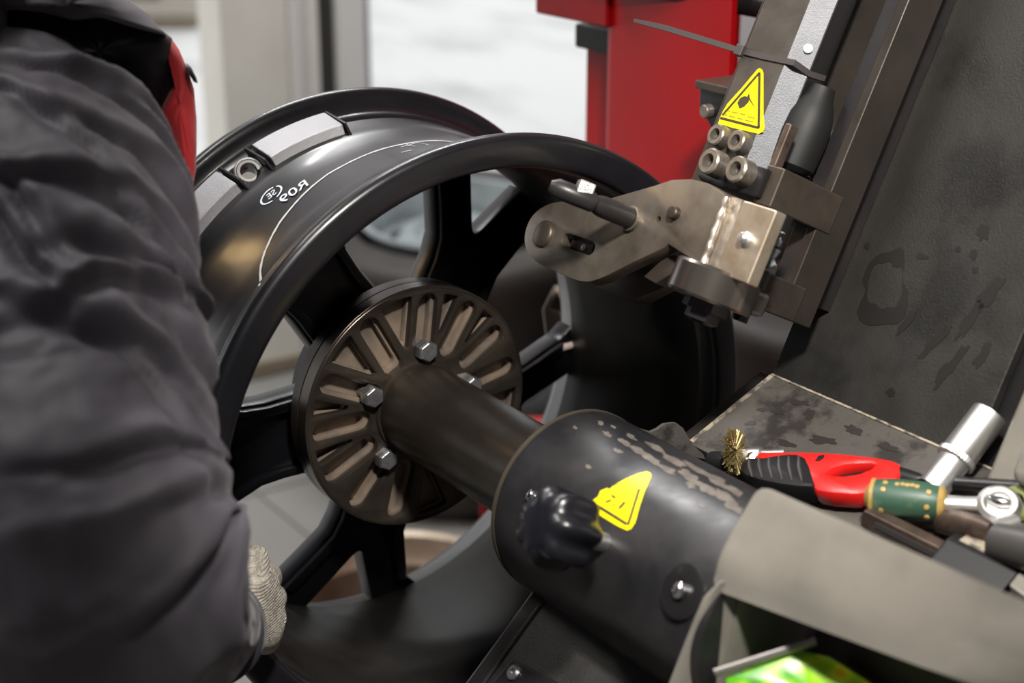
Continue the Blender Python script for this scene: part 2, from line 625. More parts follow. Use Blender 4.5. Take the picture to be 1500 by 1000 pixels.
obj('edge_strip', MB().box(WORLD, (-2.53, yp[5], 0), (-2.45, yp[6], 2.05)), M['frame_grey'], dr)
obj('base_trim', MB().box(WORLD, (-2.43, yp[0], 0.0), (-2.418, yp[3], 0.035)), M['dirt_shade'], dr)

# ------------------------------------------------------------------ outdoors: beige cabinet
fp = on_plane(292, 42, V((0, 0, 1)), (0, 0, 0))
bx = thing('storage_cabinet', 'beige cabinet standing outdoors beyond the gate, left of the cream post', 'cabinet', (fp.x - 0.5, fp.y - 0.9, 0))
dirn = V((0.83, -0.558, 0)) * -1
sx = V((0.558, 0.83, 0))
cf = frame((fp.x, fp.y, 0), -sx, dirn, (0, 0, 1))
obj('body', MB().box(cf, (0, 0, 0.06), (1.3, 0.9, 1.5)), M['beige'], bx, bevel=0.03)
obj('base_shade', MB().box(cf, (0.03, 0.02, 0), (1.27, 0.85, 0.06)), M['dirt_shade'], bx)  # brown strip stands in for the shadow at the cabinet's base
mb = MB().box(cf, (0.22, -0.012, 0.17), (0.62, 0, 0.2)).box(cf, (0.22, -0.012, 0.3), (0.62, 0, 0.33))
mb.box(cf, (0.22, -0.012, 0.17), (0.25, 0, 0.33)).box(cf, (0.59, -0.012, 0.17), (0.62, 0, 0.33))
obj('recess_frame', mb, M['beige_dark'], bx)


# ------------------------------------------------------------------ tyres and wheels standing about
def tyre_mesh(o, az, R, rw, h):
    """tyre lying on its side: R outer radius, rw rim radius, h height"""
    p = []
    n = 22
    for k in range(n):
        t = 2 * math.pi * k / n
        cx, cz = (R + rw) / 2, 0
        a, b = (R - rw) / 2, h / 2
        c, s_ = math.cos(t), math.sin(t)
        e = 0.55
        p.append((b * math.copysign(abs(s_) ** e, s_), cx + a * math.copysign(abs(c) ** e, c)))
    return MB().lathe(p, o, az, 56, loop=True)


def steel_wheel(parent, o, az, R, depth, material, rimname='wheel_rim'):
    prof = [(depth / 2, R), (depth / 2 + 0.006, R - 0.004), (depth / 2 + 0.004, R - 0.012), (depth / 2 - 0.02, R - 0.02),
            (depth / 2 - 0.035, R - 0.032), (0.005, R - 0.04), (-depth / 2, R - 0.02), (-depth / 2, R - 0.025),
            (0.0, R - 0.046), (depth / 2 - 0.04, R - 0.038), (depth / 2 - 0.03, R - 0.03)]
    rim = obj(rimname, MB().lathe(prof[:8] + prof[8:9], o, az, 56, loop=True), material, parent)
    k = R - 0.042
    disc = [(0.0, k), (0.012, k - 0.02), (0.035, k - 0.045), (0.040, k * 0.55), (0.02, k * 0.42), (0.015, 0.035), (0.015, 0.03),
            (0.05, 0.028), (0.05, 0.001)]
    d = obj('wheel_disc', MB().lathe(disc, o, az, 56, cap=False), material, parent)
    ex, ey = perp(V(az).normalized())
    az = V(az).normalized()
    for i in range(8):
        t = 2 * math.pi * i / 8 + 0.2
        c = V(o) + (ex * math.cos(t) + ey * math.sin(t)) * (k - 0.034) + az * 0.0285
        nrm = (az * 0.85 + (ex * math.cos(t) + ey * math.sin(t)) * 0.45).normalized()
        obj('vent_hole', MB().lathe([(-0.004, 0.014), (0.002, 0.014), (0.003, 0.0005)], c, nrm, 14), M['gasket'], d)
    for i in range(4):
        t = 2 * math.pi * i / 4 + 0.5
        c = V(o) + (ex * math.cos(t) + ey * math.sin(t)) * 0.055 + az * 0.016
        obj('bolt_hole', MB().lathe([(-0.002, 0.007), (0.003, 0.007), (0.004, 0.0005)], c, az, 12), M['gasket'], d)


wc = at(664, 322, 3.22)
tilt = (V((0, 0, 1)) + V((0.83, -0.558, 0)) * 0.12).normalized()
t1 = thing('tyre', 'dark tyre lying on a stack, fitted with a white steel wheel', 'tyre', (wc.x, wc.y, wc.z - 0.1))
obj('tread', tyre_mesh(wc - tilt * 0.09, tilt, 0.315, 0.19, 0.2), M['tyre'], t1)
steel_wheel(t1, wc - tilt * 0.06, tilt, 0.196, 0.15, M['white_steel'])
low = V((wc.x + 0.02, wc.y - 0.01, 0.0))
tag(obj('tyre', tyre_mesh(low + V((0, 0, 0.1)), (0, 0, 1), 0.315, 0.17, 0.2), M['tyre'], loc=low),
    'black tyre flat on the floor underneath the white-wheeled tyre', 'tyre')
low2 = at(866, 330, 3.0) + V((0.30, 0.33, 0))
low2.z = 0
mb = tyre_mesh(low2 + V((0, 0, 0.46)), (0.25, -0.15, 1), 0.33, 0.2, 0.2)
tag(obj('tyre', mb, M['tyre'], loc=low2 + V((0, 0, 0.3))), 'tilted black tyre behind the red column, right of the white wheel', 'tyre')
tag(obj('tyre', tyre_mesh(low2 + V((0.02, 0, 0.11)), (0, 0, 1), 0.32, 0.2, 0.22), M['tyre'], loc=low2),
    'black tyre on the floor below the tilted one', 'tyre')
# tan rim on the floor
tc_ = on_plane(578, 866, V((0, 0, 1)), (0, 0, 0.17))
t2 = thing('bare_wheel', 'rusty tan steel wheel lying on the tiles below the hub', 'wheel', (tc_.x, tc_.y, 0))
R2 = 0.205
p = [(0.17, R2), (0.176, R2 - 0.004), (0.172, R2 - 0.014), (0.150, R2 - 0.022), (0.130, R2 - 0.038), (0.06, R2 - 0.04),
     (0.03, R2 - 0.02), (0.0, R2 - 0.004), (0.0, R2), (0.03, R2 - 0.014), (0.06, R2 - 0.034), (0.13, R2 - 0.032), (0.15, R2 - 0.016)]
obj('wheel_rim', MB().lathe(p, (tc_.x, tc_.y, 0), (0, 0, 1), 56, loop=True), M['tan_steel'], t2)
obj('wheel_disc', MB().lathe([(0.05, R2 - 0.036), (0.04, 0.09), (0.06, 0.07), (0.06, 0.03)], (tc_.x, tc_.y, 0), (0, 0, 1), 48, cap=False),
    M['gasket'], t2)
# low red trolley glimpsed beyond the spindle
ta = at(703, 668, 2.35)
tb = ta + V((.558, .83, 0)) * .42
tx = V((.558, .83, 0)).normalized()
tw_ = V((-tx.y, tx.x, 0))
if tw_.x > 0:
    tw_ = -tw_
tl0 = V((tb.x - ta.x, tb.y - ta.y, 0)).length
tr_ = thing('tool_trolley', 'low red tool trolley standing on the tiles beyond the spindle', 'trolley', (ta.x, ta.y, 0))
tf = frame((ta.x, ta.y, 0), tx, tw_, (0, 0, 1))
obj('trolley_body', MB().box(tf, (0, 0, 0.06), (tl0, 0.16, ta.z)), M['red'], tr_, bevel=.006)
for k in range(3):
    z0 = 0.08 + k * (ta.z - .09) / 3
    dw = obj('drawer', MB().box(tf, (0.02, -0.008, z0), (tl0 - .02, 0.001, z0 + (ta.z - .09) / 3 - .012)), M['red'], tr_, bevel=.003)
    obj('handle', MB().box(tf, (0.08, -0.02, z0 + .09), (tl0 - .08, -0.007, z0 + .105)), M['steel'], dw)
for a_, b_ in ((.04, .04), (tl0 - .04, .04), (.04, .12), (tl0 - .04, .12)):
    obj('castor', MB().lathe([(-.012, .03), (.012, .03)], tf(a_, b_, .03), tx, 20), M['gasket'], tr_)

# ------------------------------------------------------------------ red column behind the wheel
RY = 0.36
red = thing('red_column_machine', 'red painted steel column with an overhanging plate behind the rim', 'machine', (-0.26, 0.46, 0))
xl, xr = on_plane(874, 250, V((0, 1, 0)), (0, RY, 0)).x, on_plane(1070, 60, V((0, 1, 0)), (0, RY, 0)).x
cr = 0.022
prof = [(xl, RY + 0.16)]
for k in range(7):
    t = math.pi + k / 6 * math.pi / 2
    prof.append((xl + cr + cr * math.cos(t), RY + cr + cr * math.sin(t)))
prof += [(xr, RY), (xr, RY + .006), (xl + cr + .01, RY + .006), (xl + cr + .01, RY + .16)]
obj('column', MB().prism([V((a, b, 0.02)) for a, b in prof], [V((a, b, 1.75)) for a, b in prof]), M['red'], red)
x2 = on_plane(857, 150, V((0, 1, 0)), (0, RY + 0.05, 0)).x
obj('side_channel', MB().box(WORLD, (x2, RY + 0.05, 0.02), (xl + 0.01, RY + 0.15, 1.75)), M['red'], red, bevel=0.003)
zt, zb = on_plane(862, 36, V((0, 1, 0)), (0, RY + 0.04, 0)).z, on_plane(862, 72, V((0, 1, 0)), (0, RY + 0.04, 0)).z
obj('black_cover', MB().box(WORLD, (x2 - 0.001, RY + 0.035, zb), (xl + 0.01, RY + 0.1, zt)), M['plastic_black'], red, bevel=0.003)
pz = on_plane(788, 19, V((0, 1, 0)), (0, RY - 0.002, 0))
obj('overhang_plate', MB().box(WORLD, (pz.x, RY - 0.006, pz.z), (xl + 0.02, RY + 0.012, pz.z + 0.35)), M['red'], red, bevel=0.003)
obj('foot_plate', MB().box(WORLD, (xl - 0.12, RY - 0.07, 0), (xr + 0.02, RY + 0.3, 0.02)), M['red'], red, bevel=0.004)
# stop bracket and bar on the column's right
sp = at(1018, 117, 1.33)
sb = frame(sp, (1, 0, 0), (0, 1, 0), (0, 0, 1))
br = thing('stop_bracket', 'brown stop plate on a black bolted lug beside the red column', 'bracket', sp)
obj('top_plate', MB().box(sb, (0, 0, -0.007), (0.062, 0.05, 0.0)), M['arm_dark'], br, bevel=0.001)
mb = MB().prism([sb(0.002, 0.004, -0.007), sb(0.002, 0.004, -0.022), sb(0.022, 0.004, -0.042), sb(0.04, 0.004, -0.042), sb(0.06, 0.004, -0.02), sb(0.06, 0.004, -0.007)],
                [sb(0.002, 0.045, -0.007), sb(0.002, 0.045, -0.022), sb(0.022, 0.045, -0.042), sb(0.04, 0.045, -0.042), sb(0.06, 0.045, -0.02), sb(0.06, 0.045, -0.007)])
obj('lug', mb, M['blackbar'], br, bevel=0.001)
obj('bolt', hexhead(MB(), sb(0.016, 0.004, -0.024), (0, -1, 0), 0.006, 0.007, 12), M['capscrew'], br)
obj('plate_screw', MB().lathe([(0, 0.004), (0.0015, 0.004), (0.002, 0.0005)], sb(0.022, 0.03, 0), (0, 0, 1), 14), M['tool_brown'], br)
obj('mount_arm', MB().box(sb, (0.02, 0.04, -0.03), (0.05, 0.5, -0.012)), M['blackbar'], br, bevel=0.002)
b0, b1 = at(1030, -9, 1.46), at(1135, 11, 1.42)
tag(obj('air_pipe', MB().tube([b0 - (b1 - b0) * 1.5, b0, b1, b1 + (b1 - b0)], 0.0125, 14), M['blackbar'], loc=b0),
    'thick black pipe crossing the top edge in front of the red column', 'pipe')

# ------------------------------------------------------------------ the alloy rim on the spindle (axis along +x)
AX = V((0, 0, ZA))
XR = V((0, 1, 0))           # reference direction of angle 0
rim = thing('alloy_rim', 'black five-spoke alloy rim without a tyre, bolted to the spindle', 'wheel rim', (-0.115, 0, ZA - 0.245))


def lx(mb, prof, seg=96, **k):
    return mb.lathe(prof, AX, (1, 0, 0), seg, ref=XR, **k)


outer = [(0, .2400), (-.0006, .2425), (-.003, .2448), (-.0065, .2455), (-.0115, .2445), (-.0145, .2405), (-.0152, .235), (-.017, .2305), (-.021, .2285), (-.034, .2275),
         (-.040, .2285), (-.045, .2275), (-.051, .2225), (-.060, .2180), (-.09, .2156), (-.135, .2154), (-.152, .2168), (-.163, .2205), (-.170, .2222), (-.198, .2240),
         (-.204, .2268), (-.2095, .2285), (-.2125, .2320), (-.2138, .238), (-.2150, .2430), (-.2195, .2455), (-.2245, .2445), (-.2285, .240)]
inner = [(-.2285, .229), (-.224, .221), (-.212, .215), (-.196, .2128), (-.191, .2092), (-.165, .2068), (-.13, .2085), (-.065, .2095), (-.052, .2130), (-.044, .2165),
         (-.02, .2180), (-.006, .2198), (-.0022, .2212), (-.0006, .2235), (0, .2265)]
barrel_o = obj('barrel', lx(MB(), outer + inner, 160, loop=True), M['rim'], rim, smooth=50)
barrel_o.data.materials.append(M['rim_inner'])
for pf in barrel_o.data.polygons:
    c_ = pf.center + rim.location
    rr_ = math.hypot(c_.y, c_.z - ZA)
    if -.213 < c_.x < -.006 and rr_ < .2128 + (.006 if c_.x > -.06 else .0):
        pf.material_index = 1


def r_out(X):
    for (xa, ra), (xb, rb) in zip(outer, outer[1:]):
        if xb <= X <= xa:
            t = (X - xa) / (xb - xa) if xb != xa else 0
            return ra + (rb - ra) * t
    return .2155


# the valve hole: cut through the barrel
VX, VA = -.1885, R_(118.4)
vo = cylp(VX, VA, .20)
vr = V((0, math.cos(VA), math.sin(VA)))
vn = (vr * .62 + V((1, 0, 0)) * .70).normalized()
vdir = V((-.88, .42, -.22)).normalized()
vb = cylp(VX, VA, .2215)
cut = obj('tmpcut', MB().lathe([(-.03, .0066), (.075, .0066)], vb, vdir, 24), None)
bm_ = barrel_o.modifiers.new('hole', 'BOOLEAN')
bm_.operation = 'DIFFERENCE'
bm_.solver = 'EXACT'
cut.location = cut.location
bm_.object = cut
bpy.context.view_layer.update()
nm = baked(barrel_o)
barrel_o.modifiers.clear()
barrel_o.data = nm
bpy.data.objects.remove(cut)
rb_ = r_out(VX)
b = obj('valve_boss', MB().lathe([(-.012, .0118), (.0045, .0118), (.0058, .0108), (.0060, .0098), (.0052, .0090), (.0052, .0066), (-.006, .0066), (-.012, .0064)], vb, vn, 40, loop=True),
        M['rim_cast'], rim)
obj('valve_seat', MB().lathe([(.0050, .0092), (.0062, .0089), (.0062, .0068), (.0050, .0066)], vb, vn, 40, loop=True), M['boss'], b)


# raised cast pads either side of the valve, and the plain band beyond them
def pad(a0, a1, x0=-.203, x1=-.172, h=.0048):
    prof = [(x0, .218), (x0, .2285 + h), (x0 + .002, .2297 + h), (x1 - .003, .2256 + h), (x1, .2246 + h), (x1 + .003, .2180)]
    return MB().lathe(prof, AX, (1, 0, 0), 26, a0=R_(a0), a1=R_(a1), ref=XR)


obj('cast_pad', pad(97.5, 114.2), M['rim_cast'], rim, bevel=.0012)
obj('cast_pad', pad(122.6, 150), M['rim_cast'], rim, bevel=.0012)
for a in (96.8, 115.2, 121.6):
    mb = MB().lathe([(-.206, .218), (-.206, .2340), (-.174, .2302), (-.165, .2205), (-.160, .216)], AX, (1, 0, 0), 3, a0=R_(a - .3), a1=R_(a + .3), ref=XR)
    obj('pad_rib', mb, M['rim'], rim, bevel=.0008)
obj('bead_band', lx(MB(), [(-.2035, .2225), (-.2035, .2268), (-.1985, .2268), (-.196, .2245), (-.1955, .2225)], 120, loop=True), M['rim'], rim)


# scribed chalk lines on the barrel
def strip(pts, wd, lift=.0003):
    mb = MB()
    P = []
    for px, py in pts:
        X, a = on_cyl(px, py, .2157)
        for _ in range(3):
            X, a = on_cyl(px, py, r_out(X) + lift)
        P.append((X, a, r_out(X) + lift))
    # resample
    Q = []
    for (x0, a0, r0), (x1, a1, r1) in zip(P, P[1:]):
        for k in range(6):
            t = k / 6
            Q.append((x0 + (x1 - x0) * t, a0 + (a1 - a0) * t))
    Q.append(P[-1][:2])
    L_, Rr = [], []
    for i, (X, a) in enumerate(Q):
        Xa, aa = Q[max(i - 1, 0)]
        Xb, ab = Q[min(i + 1, len(Q) - 1)]
        d = V((Xb - Xa, (ab - aa) * .2157, 0)).normalized()
        nx, na = -d.y, d.x
        ww = wd * (.8 + .4 * random.random()) / 2
        for s_, lst in ((1, L_), (-1, Rr)):
            X2, a2 = X + nx * ww * s_, a + na * ww * s_ / .2157
            lst.append(cylp(X2, a2, r_out(X2) + lift))
    mb.rings([L_, Rr], closed=False, cap=False)
    return mb


line = [(386, 424), (382, 412), (381, 398), (383, 385), (388, 368), (397, 348), (410, 325), (425, 306), (440, 289), (458, 272), (480, 255), (505, 241),
        (530, 229), (560, 218), (590, 211), (620, 206.5), (650, 206), (668, 208), (684, 212.5)]
lab(obj('scribed_line', strip(line, .0022), M['chalk'], rim, smooth=0, fix=False), 'thin chalk line scribed round the barrel')
lab(obj('scribed_mark', strip([(588, 214.8), (600, 212), (612, 208.6), (620, 210), (627, 212)], .0009), M['chalk'], rim, smooth=0, fix=False), 'small white cross mark')
obj('scribed_mark', strip([(592, 210), (600, 213), (608, 214)], .0009), M['chalk'], rim, smooth=0, fix=False)
obj('scribed_mark', strip([(588, 223), (596, 221), (603, 219.5)], .0009), M['chalk'], rim, smooth=0, fix=False)


def stamp(body, px, py, size, lean=0.0, sx=1.0):
    X0, a0 = on_cyl(px, py, .2157)
    me = text_mesh(body, size)
    for v in me.vertices:
        t, h = -v.co.x * sx, v.co.y                # mirrored lettering
        h2 = h
        t2 = t + h * lean
        X = X0 - h2
        a = a0 - t2 / .2157
        v.co = cylp(X, a, r_out(X) + .0009)
    return me


o = link_mesh('inspection_stamp', stamp('R09', 431, 281, .0175, 0.25, .95), M['stamp'], rim, smooth=0)
lab(o, 'white mirrored stamp reading R09')
o = link_mesh('inspection_stamp', stamp('SE', 399, 286.5, .0105, 0.25, .85), M['stamp'], rim, smooth=0)
X0, a0 = on_cyl(398, 286.5, .2157)
mb = MB()
for k0, k1 in ((0.35, 1.45), (1.6, 2.25)):
    L_, Rr = [], []
    for k in range(25):
        t = math.pi * (k0 + (k1 - k0) * k / 24)
        for s_, lst in ((1.0, L_), (.84, Rr)):
            X = X0 - .0085 * s_ * math.sin(t)
            a = a0 - (.0105 * s_ * math.cos(t) + .25 * .0085 * math.sin(t)) / .2157
            lst.append(cylp(X, a, r_out(X) + .0004))
    mb.rings([L_, Rr], closed=False, cap=False)
lab(obj('stamp_oval', mb, M['stamp'], rim, smooth=0, fix=False), 'white stamped oval with two letters inside')

# spokes: Y shaped, seen from the back; depth runs away from the camera
SPOKE_ANG = (52, 121, 190, 259, 340)


def xback(r):
    t = min(max((r - .075) / .125, 0), 1)
    return -.147 - .046 * t ** 1.2


def spoke(ang):
    ca, sa = math.cos(R_(ang)), math.sin(R_(ang))
    pts = [(.050, -.036), (.085, -.036), (.112, -.035), (.130, -.037), (.150, -.047), (.172, -.058), (.188, -.065), (.1965, -.078)]
    out = []
    for (r0, t0), (r1, t1_) in zip(pts, pts[1:]):
        out += [(r0 + (r1 - r0) * k / 3, t0 + (t1_ - t0) * k / 3) for k in range(3)]
    out.append(pts[-1])
    def arc(t0, t1_):
        return [(math.sqrt(max(.2118 ** 2 - t * t, 0)), t) for t in [t0 + (t1_ - t0) * k / 6 for k in range(7)]]
    vee = rounded([(.2095, -.0335), (.146, 0), (.2095, .0335)], [0, .006, 0], 5)
    full = out + arc(-.078, -.0335)[1:-1] + vee + arc(.0335, .078)[1:-1] + [(r, -t) for r, t in out[::-1]]
    hole = None

    def warp(r, t, z):
        rr = math.hypot(r, t)
        X = xback(rr) - z
        return V((X, r * ca - t * sa, ZA + r * sa + t * ca))
    return full, hole, warp


for ang in SPOKE_ANG:
    full, hole, warp = spoke(ang)
    o = sheet('spoke', [full], None, 0.0, 0.022, M['spoke'], rim, bevel=.0025, warp=warp, smooth=40)
    for s_ in (-1, 1):
        e = [(.082, .0335), (.112, .0325), (.130, .0345), (.150, .044), (.172, .055), (.188, .062)]
        i_ = [(.082, .0255), (.112, .0245), (.132, .0265), (.153, .036), (.176, .046), (.190, .052)]
        ol = [(r, t * s_) for r, t in e] + [(r, t * s_) for r, t in i_[::-1]]
        sheet('spoke_ridge', [ol], None, -.006, .004, M['spoke'], o, bevel=.0012, warp=warp)
obj('hub', lx(MB(), [(-.146, .072), (-.148, .078), (-.190, .078), (-.195, .06), (-.195, .03)], 64, cap=True), M['spoke'], rim)

# ------------------------------------------------------------------ spindle with the slotted adapter plate
spin = thing('spindle', 'dark spindle shaft with a slotted bolted adapter plate, clamped to the rim', 'spindle', (-0.0, 0, ZA - 0.103))
obj('shaft', lx(MB(), [(-.121, .033), (-.1147, .0378), (.09, .0378), (.094, .0385), (.15, .0385)], 64), M['tube'], spin)
AF = frame(AX, (0, 1, 0), (0, 0, 1), (1, 0, 0))
RP = .1027


def slot_loop(a, hw, r0, r1):
    a = R_(a)
    c, s_ = math.cos(a), math.sin(a)
    loc = [(r0, -hw), (r1 - hw, -hw)]
    for k in range(1, 8):
        t = -math.pi / 2 + math.pi * k / 8
        loc.append((r1 - hw + hw * math.cos(t), hw * math.sin(t)))
    loc += [(r1 - hw, hw), (r0, hw)]
    for k in range(1, 6):
        t = math.pi / 2 + math.pi * k / 6
        loc.append((r0 + hw * .9 * math.cos(t), hw * math.sin(t)))
    return [(x * c - y * s_, x * s_ + y * c) for x, y in loc]


def tri_loop(a, r0, r1, half, rc=.003):
    a = R_(a)
    h = R_(half)
    pts = [(r0 * math.cos(a - .03), r0 * math.sin(a - .03))]
    pts += [(r1 * math.cos(a - h + 2 * h * k / 4), r1 * math.sin(a - h + 2 * h * k / 4)) for k in range(5)]
    pts += [(r0 * math.cos(a + .03), r0 * math.sin(a + .03))]
    return rounded(pts, [.001, rc, 0, 0, 0, rc, .001], 3)


long_slots = {11: .057, 83: .047, 119: .047, 155: .047, 181: .052, 206: .053, 229: .055, 255: .053, 299: .047, 331: .047, 57: .054, 33: .057}
tris = [(101, .054, .0965, 9.0), (137, .054, .0965, 8.0), (168, .066, .0965, 4.2), (193.5, .064, .0965, 4.0), (70, .064, .0965, 4.2), (45, .066, .0965, 3.6),
        (277, .054, .0965, 8.5), (315, .054, .0965, 6.0), (351, .056, .0965, 7.5)]
circ_ = [(RP * math.cos(2 * math.pi * k / 128), RP * math.sin(2 * math.pi * k / 128)) for k in range(128)]
f_loops = [circ_] + [slot_loop(a, .0090, r_, .0968) for a, r_ in long_slots.items()] + [tri_loop(*t) for t in tris]
fp_ = sheet('adapter_face', f_loops, AF, -.1215, -.1147, M['adapter'], spin, bevel=.0006)
m_loops = [[(x * .999, y * .999) for x, y in circ_]] + [slot_loop(a, .0060, r_ + .002, .0940) for a, r_ in long_slots.items()] + [tri_loop(t[0], t[1] + .003, t[2] - .001, t[3] * .93) for t in tris]
sheet('adapter_ledge', m_loops, AF, -.1285, -.1216, M['pocket'], spin, bevel=.0004)
obj('adapter_back', lx(MB(), [(-.1297, .04), (-.1297, RP - .0006), (-.1305, RP), (-.1418, RP), (-.143, RP - .002), (-.143, .04)], 128, loop=True), M['adapter_edge'], spin)
obj('adapter_gap', lx(MB(), [(-.1284, .03), (-.1284, RP - .002), (-.1298, RP - .002), (-.1298, .03)], 128, loop=True), M['pocket'], spin)
obj('adapter_hub', lx(MB(), [(-.1145, .0405), (-.112, .0395), (-.112, .0375), (-.13, .0375), (-.13, .0405)], 64, loop=True), M['adapter'], spin)
obj('adapter_rim', lx(MB(), [(-.1143, RP - .0016), (-.1158, RP + .0003), (-.1282, RP + .0003), (-.1282, RP - .0012)], 128, loop=True), M['adapter_highlight'], spin)  # thin lighter ring added as the plate's edge highlight
for a in (11, 83, 155, 227, 299):
    c = cylp(-.1165, R_(a), .0495)
    mb = hexhead(MB(), c, (1, 0, 0), .0092, .0105)
    b = obj('clamp_bolt', mb, M['zinc'], spin, smooth=20, bevel=.0006)
    obj('bolt_shank', MB().lathe([(-.012, .0055), (0, .0055)], c, (1, 0, 0), 16), M['capscrew'], b)

# ------------------------------------------------------------------ the machine body: housing, console, mats
RH = .06815
mach = thing('rim_lathe', 'black and grey rim machine body with thick spindle housing, tool tray and console', 'machine', (0.35, 0.1, 0))
hs = obj('spindle_housing', lx(MB(), [(.105, .045), (.0975, .045), (.0975, RH - .003), (.100, RH), (.3165, RH), (.3165, .045)], 128), M['housing'], mach)
obj('front_ring', lx(MB(), [(.0955, .0388), (.0955, RH - .0022), (.0972, RH + .0004), (.1010, RH + .0006), (.1010, RH - .004), (.1, .0388)], 128, loop=True), M['rimring'], hs)


def cyl_patch(name, loop_px, r, material, parent, lift, sub=5):
    """a printed shape wrapped on the housing: loop of pixels, fan filled"""
    pts = []
    n = len(loop_px)
    cx = sum(p[0] for p in loop_px) / n
    cy = sum(p[1] for p in loop_px) / n
    bm = bmesh.new()
    vs = [bm.verts.new((x, y, 0)) for x, y in loop_px]
    bm.faces.new(vs)
    bmesh.ops.triangulate(bm, faces=bm.faces)
    bmesh.ops.subdivide_edges(bm, edges=bm.edges, cuts=sub, use_grid_fill=True)
    for v in bm.verts:
        X, a = on_cyl(v.co.x, v.co.y, r)
        v.co = cylp(X, a, r + lift)
    bmesh.ops.recalc_face_normals(bm, faces=bm.faces)
    me = bpy.data.meshes.new(name)
    bm.to_mesh(me)
    bm.free()
    return link_mesh(name, me, material, parent, smooth=60)


def band(p0, p1, wd):
    d = V((p1[0] - p0[0], p1[1] - p0[1], 0)).normalized()
    nx, ny = -d.y * wd / 2, d.x * wd / 2
    return [(p0[0] + nx, p0[1] + ny), (p1[0] + nx, p1[1] + ny), (p1[0] - nx, p1[1] - ny), (p0[0] - nx, p0[1] - ny)]


st = cyl_patch('warning_sticker', [(862, 737), (876, 728), (881, 727), (880, 719), (890, 715), (893, 717), (900, 711), (916, 702), (935, 694), (948, 691), (954, 694), (954, 700),
                                   (945, 720), (938, 740), (931, 766), (925, 775), (919, 777), (906, 771), (884, 758), (874, 751), (876, 746), (866, 742)], RH, M['yellow'], hs, .0005)
lab(st, 'worn yellow warning triangle on the housing')
for q in (band((866, 735), (919, 768), 4.2), band((921, 769), (937, 717), 3.6)):
    cyl_patch('border', q, RH, M['ink'], st, .0008, 3)
cyl_patch('border', band((900, 712), (923, 704), 1.2), RH, M['ink_faded'], st, .0008, 2)
ringpx = [(920 + 8.5 * math.cos(t), 719 + 6.8 * math.sin(t)) for t in [2 * math.pi * k / 20 for k in range(20)]]
for k in range(20):
    cyl_patch('gear_mark', band(ringpx[k], ringpx[(k + 1) % 20], 1.3), RH, M['ink_faded'], st, .0008, 1) if k % 4 == 0 else None
mbp = []
for q in (band((908, 745), (916, 736), 3.4), band((897, 726), (902, 730), 3), band((888, 736), (896, 733), 2.6), band((895, 740), (903, 739), 1.4), band((921, 727), (928, 731), 1.6),
          band((904, 749), (910, 753), 1.2), band((912, 713), (920, 711), 1.2), band((929, 717), (927, 724), 1.2), band((911, 716), (911, 722), 1.2)):
    cyl_patch('pictogram', q, RH, M['ink'] if len(mbp) < 3 else M['ink_faded'], st, .0008, 1)
    mbp.append(1)


# worn bare patches along the top of the housing (flat wear, thin)
def wear(cx, cy, rx, ry, rot, seed):
    pts = []
    for k in range(18):
        t = 2 * math.pi * k / 18
        j = .55 + .75 * noise.noise(V((math.cos(t) * 1.7 + seed * 3.1, math.sin(t) * 1.7, seed))) + .45
        x, y = rx * math.cos(t) * j, ry * math.sin(t) * j
        pts.append((cx + x * math.cos(rot) - y * math.sin(rot), cy + x * math.sin(rot) + y * math.cos(rot)))
    return pts


M['wear'] = mat('wear_bare', (0.125, 0.105, 0.09), 0.5, 0.3, var=(0.20, 0.175, 0.155), var_scale=90)
for i, (cx, cy, rx, ry) in enumerate([(1075, 742, 13, 6), (1062, 728, 16, 6), (1035, 716, 15, 6), (1048, 703, 20, 5), (1008, 697, 17, 6), (1012, 711, 8, 4), (980, 689, 14, 5), (990, 676, 18, 4),
                                      (952, 672, 14, 4.5), (936, 660, 13, 4), (960, 655, 14, 3.4), (915, 648, 11, 3.6), (905, 660, 7, 3), (890, 636, 8, 3), (1027, 740, 5, 2.4), (862, 683, 5, 3),
                                      (842, 626, 4, 2), (880, 620, 5, 2.6), (898, 625, 4, 2), (1075, 718, 15, 4), (1020, 686, 18, 3.6), (925, 640, 8, 2.5)]):
    cyl_patch('wear_patch', wear(cx, cy, rx, ry, .5, i + .3), RH, M['wear'], hs, .0002, 1)

# small screws and the dark dent
for px, py, r in ((783, 728, .0042), (1000, 866, .0048)):
    X, a = on_cyl(px, py, RH)
    n_ = V((0, math.cos(a), math.sin(a)))
    if px > 900:
        obj('screw_recess', MB().lathe([(-.004, .017), (.0006, .017), (.0012, .0155), (.0006, .006)], cylp(X, a, RH), n_, 28), M['blackbar'], hs)
    obj('grub_screw', MB().lathe([(-.002, r), (.004, r), (.0056, r * .6), (.006, .0004)], cylp(X, a, RH), n_, 18), M['chrome'], hs)

# star knob on its stud
X, a = on_cyl(884, 794, RH)
n_ = V((0, math.cos(a), math.sin(a)))
kb = cylp(X, a, RH)
ks = obj('clamp_stud', MB().lathe([(-.01, .0062), (.03, .0062)], kb, n_, 24), M['satin'], hs)
ex, ey = perp(n_, (1, 0, 0))
rings = []
for h, sc in ((.023, .30), (.023, .80), (.025, .93), (.030, 1.0), (.044, 1.0), (.052, .93), (.057, .75), (.059, .4)):
    ring = []
    for k in range(84):
        t = 2 * math.pi * k / 84
        lob = 1 - .20 * (0.5 - 0.5 * math.cos(7 * t)) ** 1.0 * min(sc, 1)
        ring.append(kb + n_ * h + (ex * math.cos(t + .3) + ey * math.sin(t + .3)) * .0262 * sc * lob)
    rings.append(ring)
obj('star_knob', MB().rings(rings), M['knob'], hs, smooth=60)

